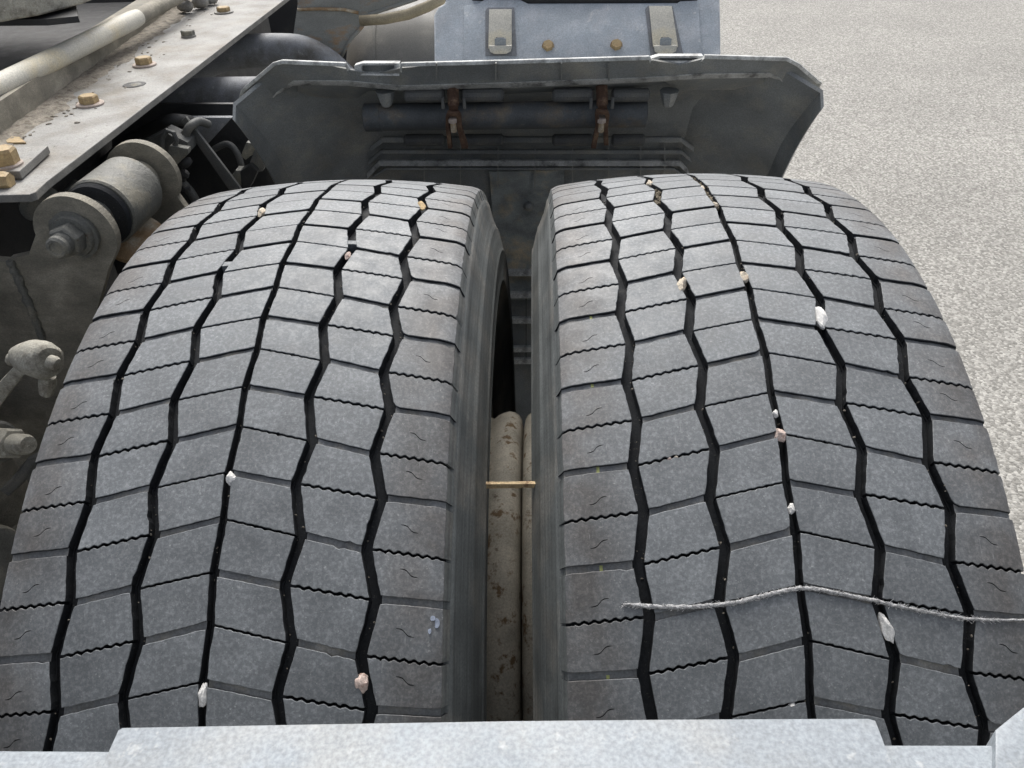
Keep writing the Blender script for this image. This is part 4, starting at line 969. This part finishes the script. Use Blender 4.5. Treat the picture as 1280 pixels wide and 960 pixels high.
# ================================================================== SUSPENSION at the left
su = empty('suspension_link', (-0.48, 0.2, 0.2), 'dusty cast suspension bush between two round lugs, left of the left tyre', 'suspension')
c0 = W(94, 293, Y=0.165)       # near lug centre
c1 = W(178, 222, Y=0.335)      # far lug centre
axd = (c1-c0).normalized()
def lug(c, r, tail, name, m, th=.011):
    bm = bmesh.new(); n = 26; poly = []
    for i in range(n+1):
        a = math.radians(-35)+math.radians(215)*i/n
        poly.append(c+Vector((r*math.cos(a), 0, r*math.sin(a))))
    poly += tail
    add_prism(bm, poly, (0, th, 0)); return fin(bm, name, m, su)
Yn = 0.165
lug(c0, .0425, [W(u, v, Y=Yn) for u, v in ((36, 318), (12, 324), (38, 400), (62, 470), (50, 560), (0, 660), (20, 700), (60, 560), (104, 440), (122, 390), (138, 330))][:1]+[W(u, v, Y=Yn) for u, v in ((10, 324), (27, 356), (46, 402), (60, 450), (56, 540), (30, 640), (60, 640), (75, 520), (100, 450), (120, 392), (136, 335))], 'near_lug', 'plate_brown')
lug(c1, .044, [c1+Vector((-.04, 0, -.06)), c1+Vector((.03, 0, -.14)), c1+Vector((.085, 0, -.14))], 'far_lug', 'plate_brown')
# web plate left of the weld
bm = bmesh.new(); add_prism(bm, [W(u, v, Y=Yn+.006) for u, v in ((-60, 322), (14, 328), (50, 362), (75, 412), (88, 458), (80, 540), (60, 640), (20, 740), (-60, 760))], (0, .012, 0)); fin(bm, 'web_plate', 'plate_brown', su)
bm = bmesh.new(); wl = [(12, 326), (20, 342), (29, 362), (39, 386), (48, 408), (56, 430), (62, 452)]
q = []
for (a, b), (c, d) in zip(wl, wl[1:]):
    for k in range(4): q.append(W(a+(c-a)*k/4, b+(d-b)*k/4, Y=Yn-.001))
add_tube(bm, q, [.0045+.001*math.sin(i*2.6) for i in range(len(q))], n=8, jit=.2); fin(bm, 'weld_bead', 'steel', su, smooth=.9)
# bush
L = (c1-c0).length
bm = bmesh.new(); add_cyl(bm, c0+axd*.012, c1, 0, n=40, prof=[(0, .021), (.22, .021), (.25, .030), (.27, .030)]); fin(bm, 'inner_sleeve', 'steel', su, smooth=.6)
bm = bmesh.new(); add_cyl(bm, c0+axd*L*.27, c0+axd*L*.86, 0, n=48, prof=[(0, .028), (.02, .034), (.07, .0362), (.07, .0345), (.11, .0345)]); fin(bm, 'rubber_bush', 'groove', su, smooth=.6)
bm = bmesh.new(); add_cyl(bm, c0+axd*L*.33, c0+axd*L*.80, 0, n=56, prof=[(0, .034), (0, .0365), (.03, .0385), (.97, .0385), (1, .0365), (1.02, .025), (1.35, .024)]); roughen(bm, .0006, 60); fin(bm, 'bush_housing', 'steel', su, smooth=.6)
# nut, washers and thread of the near bolt
bd = (-axd*1.0+Vector((-.05, 0, 0))).normalized()
bm = bmesh.new(); add_cyl(bm, c0, c0+bd*.008, 0, n=28, prof=[(0, .026), (.4, .026), (.45, .0225), (1, .0215)]); roughen(bm, .0015, 120); fin(bm, 'spring_washer', 'steel', su, smooth=.6)
bm = bmesh.new(); add_hex(bm, c0+bd*.007, bd, .0175, .016, .3); fin(bm, 'nut', 'steel', su, smooth=.25, bevel=.0012)
bm = bmesh.new(); add_cyl(bm, c0+bd*.02, c0+bd*.037, 0, n=24, prof=[(0, .0122), (.12, .0108), (.2, .0122), (.32, .0108), (.4, .0122), (.52, .0108), (.6, .0122), (.85, .0118), (1, .0095), (1.0, .007), (.93, .006)]); fin(bm, 'bolt_thread', 'steel', su, smooth=.5)
# rusty spring seat
p = W(166, 296, Y=0.27); bm = bmesh.new(); add_cyl(bm, p+Vector((0, 0, -.006)), p+Vector((0.004, -.003, .003)), 0, n=40, prof=[(0, .036), (.3, .038), (.8, .038), (1, .034)]); o = fin(bm, 'spring_seat', 'rusty', smooth=.5); tag(o, 'orange rusty round seat below the suspension bush, touching the left tyre view', 'spring seat')
bm = bmesh.new(); add_cyl(bm, p+Vector((0, .0, -.20)), p+Vector((0, 0, -.008)), .03, n=32); o = fin(bm, 'seat_post', 'dark', smooth=.7); tag(o, 'dark post under the orange rusty spring seat', 'post')
# levelling rod with pale ball joint
lr = empty('levelling_rod', W(40, 470, Y=0.0), 'pale levelling rod with a chunky ball joint, at the left edge', 'linkage')
j = W(46, 452, Y=0.0); ws = 0.86*(j-CAM).length/988
bm = bmesh.new(); a_ = W(24, 444, Y=0.01); b_ = W(62, 452, Y=-.01)
add_cyl(bm, a_, b_, 0, n=20, prof=[(0, 13*ws), (.12, 17*ws), (.45, 23*ws), (.8, 24*ws), (.95, 21*ws), (1, 17*ws)]); roughen(bm, .0015, 80); fin(bm, 'joint_housing', 'joint', lr, smooth=.6)
bm = bmesh.new(); add_cyl(bm, b_, W(73, 456, Y=-.012), 0, n=16, prof=[(0, 9*ws), (.6, 9*ws), (.9, 7*ws), (1, 3*ws)]); fin(bm, 'pin', 'joint', lr, smooth=.6)
bm = bmesh.new(); add_cyl(bm, W(12, 452, Y=.01), a_, 0, n=14, prof=[(0, 6*ws), (.3, 9*ws), (1, 9*ws)]); fin(bm, 'stud', 'joint', lr, smooth=.5)
bm = bmesh.new(); A_ = [W(-40, 520, Y=0.0), W(20, 455, Y=0.0), W(36, 446, Y=0)]; B_ = [W(-40, 560, Y=0.0), W(28, 470, Y=0.0), W(44, 464, Y=0)]
add_strip(bm, A_, B_, (0, .012, 0)); fin(bm, 'flat_rod', 'joint', lr, smooth=.4, bevel=.0015)
bm = bmesh.new(); add_cyl(bm, W(60, 470, Y=.0), W(58, 492, Y=.0), 0, n=14, prof=[(0, 9*ws), (.5, 11*ws), (1, 8*ws)]); roughen(bm, .001, 120); fin(bm, 'grease_cap', 'joint', lr, smooth=.5)
# lower bolt
lb = empty('lower_bolt', W(20, 555, Y=0.02), 'dusty hexagonal bolt end at the left edge, below the levelling rod', 'bolt')
a_ = W(-12, 552, Y=.03); b_ = W(36, 556, Y=.0); wl_ = 0.8*(b_-CAM).length/988; dd = (b_-a_)
bm = bmesh.new(); add_cyl(bm, a_, a_.lerp(b_, .25), 0, n=28, prof=[(0, 30*wl_), (.8, 30*wl_), (1, 26*wl_)]); fin(bm, 'flange', 'steel', lb, smooth=.5)
bm = bmesh.new(); add_hex(bm, a_.lerp(b_, .22), dd, 23*wl_, dd.length*.42, .4); fin(bm, 'nut', 'joint', lb, smooth=.2, bevel=.001)
bm = bmesh.new(); add_cyl(bm, a_.lerp(b_, .6), b_, 0, n=20, prof=[(0, 14*wl_), (.8, 14*wl_), (1, 11*wl_)]); fin(bm, 'shank', 'joint', lb, smooth=.5)
bm = bmesh.new(); add_cyl(bm, W(-60, 560, Y=.05), W(-8, 640, Y=.05), .045, n=28); o = fin(bm, 'control_arm', 'plate_brown', smooth=.7); tag(o, 'brown dusty control arm at the left edge behind the lower bolt', 'suspension')
bm = bmesh.new(); add_cyl(bm, W(-60, 720, Y=-.04), W(6, 700, Y=-.04), 0, n=32, prof=[(0, .04), (.9, .04), (1, .034)]); o = fin(bm, 'bump_stop', 'steel', smooth=.6); tag(o, 'dusty rounded stop at the left edge, beside the lower left tyre', 'bump stop')
bm = bmesh.new(); add_tube(bm, [W(u, v, Y=.03) for u, v in ((8, 612), (20, 603), (32, 590), (42, 575), (56, 570))], .006, n=8, jit=.3); o = fin(bm, 'clip', 'mid', smooth=.6); tag(o, 'grimy bent clip in the gap between lower bolt and left tyre', 'clip')

# ------------------------------------------------------------------ dark brackets behind the bush
db = empty('cast_bracket', W(200, 210, Y=.5), 'grimy dark cast bracket with muddy nuts, between bush and mudguard', 'bracket')
Yd = 0.50
bm = bmesh.new(); add_prism(bm, [W(u, v, Y=Yd) for u, v in ((165, 185), (205, 165), (235, 178), (236, 190), (200, 225), (190, 215))], (0, .03, 0)); subdiv(bm, 2); roughen(bm, .003, 60); fin(bm, 'casting', 'mid', db, smooth=.5)
bm = bmesh.new(); add_tube(bm, [W(u, v, Y=Yd-.01) for u, v in ((203, 186), (203, 172), (209, 163), (217, 166), (221, 176), (217, 185))], .0035, n=8); fin(bm, 'hook', 'mid', db, smooth=.7)
bm = bmesh.new(); add_prism(bm, [W(u, v, Y=Yd-.015) for u, v in ((196, 212), (205, 205), (212, 182), (235, 186), (236, 192), (204, 222))], (0, .012, 0)); roughen(bm, .001, 60); fin(bm, 'foot', 'steel', db, smooth=.4, bevel=.0015)
bm = bmesh.new()
for i in range(16):
    p = W(random.uniform(196, 234), random.uniform(200, 240), Y=Yd+.01); r = random.uniform(.004, .011)
    bmesh.ops.create_icosphere(bm, subdivisions=2, radius=1, matrix=Matrix.Translation(p) @ Matrix.Diagonal((r, r, r*.8, 1)))
roughen(bm, .004, 150); fin(bm, 'grease_lumps', 'dark', db, smooth=.6)['kind'] = 'stuff'
bm = bmesh.new(); add_prism(bm, [W(u, v, Y=.53) for u, v in ((226, 152), (232, 146), (300, 235), (330, 300), (318, 300), (288, 240))], (0, .006, 0)); o = fin(bm, 'diagonal_strut', 'mid', smooth=.4, bevel=.001); tag(o, 'thin grey strut slanting down to the left tyre crest', 'strut')
bm = bmesh.new(); add_prism(bm, [W(u, v, Y=.60) for u, v in ((232, 147), (290, 147), (255, 185))], (0, .01, 0)); o = fin(bm, 'gusset', 'pipe', smooth=.4, bevel=.001); tag(o, 'small triangular grey gusset under the straight pipe', 'gusset')
bm = bmesh.new(); add_prism(bm, [W(u, v, Y=.64) for u, v in ((140, 130), (300, 130), (345, 150), (385, 330), (140, 330))], (0, .008, 0)); o = fin(bm, 'dark_backing_sheet', 'dark'); tag(o, 'flat dark sheet added behind the strut to blacken the gap left of the mudguard', 'panel')  # dark sheet added as backing where the gap lies in shade
mb = empty('muddy_fitting', W(318, 205, Y=.56), 'mud-caked angular fitting left of the mudguard side', 'fitting')
for k, (pl_, m, th) in enumerate((([(301, 195), (308, 178), (322, 181), (318, 192), (307, 200)], 'steel', .02), ([(318, 188), (328, 188), (333, 200), (328, 214), (318, 216), (312, 203)], 'mid', .025), ([(288, 222), (294, 213), (306, 214), (310, 224), (298, 236), (290, 232)], 'steel', .02), ([(300, 214), (314, 205), (322, 214), (312, 235), (302, 236)], 'dark', .02))):
    bm = bmesh.new(); add_prism(bm, [W(u, v, Y=.565-.004*k) for u, v in pl_], (0, th, 0)); subdiv(bm, 1); roughen(bm, .002, 120); fin(bm, 'lug', m, mb, smooth=.3, bevel=.0008)

# hook at the end of the stop plate, cables and hoses in the dark behind the bush
def cable(pts, r, m, label, name='air_hose', cat='hose', jit=0.0):
    out = []
    for i in range(len(pts)-1):
        for k in range(6):
            f = k/6; p0 = pts[max(i-1, 0)]; p1 = pts[i]; p2 = pts[i+1]; p3 = pts[min(i+2, len(pts)-1)]
            out.append([0.5*(2*p1[c]+(p2[c]-p0[c])*f+(2*p0[c]-5*p1[c]+4*p2[c]-p3[c])*f*f+(3*p1[c]-p0[c]-3*p2[c]+p3[c])*f**3) for c in (0, 1, 2)])
    bm = bmesh.new(); add_tube(bm, [W(a, b, Y=c) for a, b, c in out], r, n=12, jit=jit); o = fin(bm, name, m, smooth=.8); tag(o, label, cat)
cable([(-30, 262, .42), (20, 268, .42), (52, 275, .42), (70, 300, .42)], .012, 'dark', 'dark air hose in the gap under the near corner of the bolted plate')
cable([(-30, 310, .40), (10, 300, .40), (40, 290, .40), (62, 262, .42), (100, 225, .5)], .006, 'mid', 'thin grey cable crossing the dark gap behind the near lug', 'cable', 'cable')
cable([(120, 215, .62), (160, 178, .60), (190, 160, .58), (215, 150, .56), (240, 152, .6)], .009, 'dark', 'dark hose curving above the cast bracket')
cable([(140, 225, .60), (170, 200, .58), (185, 185, .57), (200, 190, .56), (215, 215, .56), (238, 240, .56), (250, 262, .56)], .007, 'mid', 'grimy grey hose looping round the cast bracket')
cable([(262, 190, .61), (285, 180, .61), (300, 200, .6), (305, 240, .6)], .005, 'mid', 'short cable left of the mud-caked fitting', 'cable', 'cable')
cable([(228, 178, .52), (236, 160, .52), (248, 152, .54), (262, 156, .56)], .006, 'mid', 'small bent pipe at the top of the thin strut', 'small_pipe', 'pipe')
bm = bmesh.new(); p = W(38, 232, Y=.22); add_cyl(bm, W(40, 262, Y=.30), W(62, 248, Y=.36), .016, n=18, prof=[(0, .014), (.1, .017), (.9, .017), (1, .012)]); o = fin(bm, 'rubber_buffer', 'steel', smooth=.6); tag(o, 'small dusty round buffer right under the near corner of the bolted plate', 'buffer')
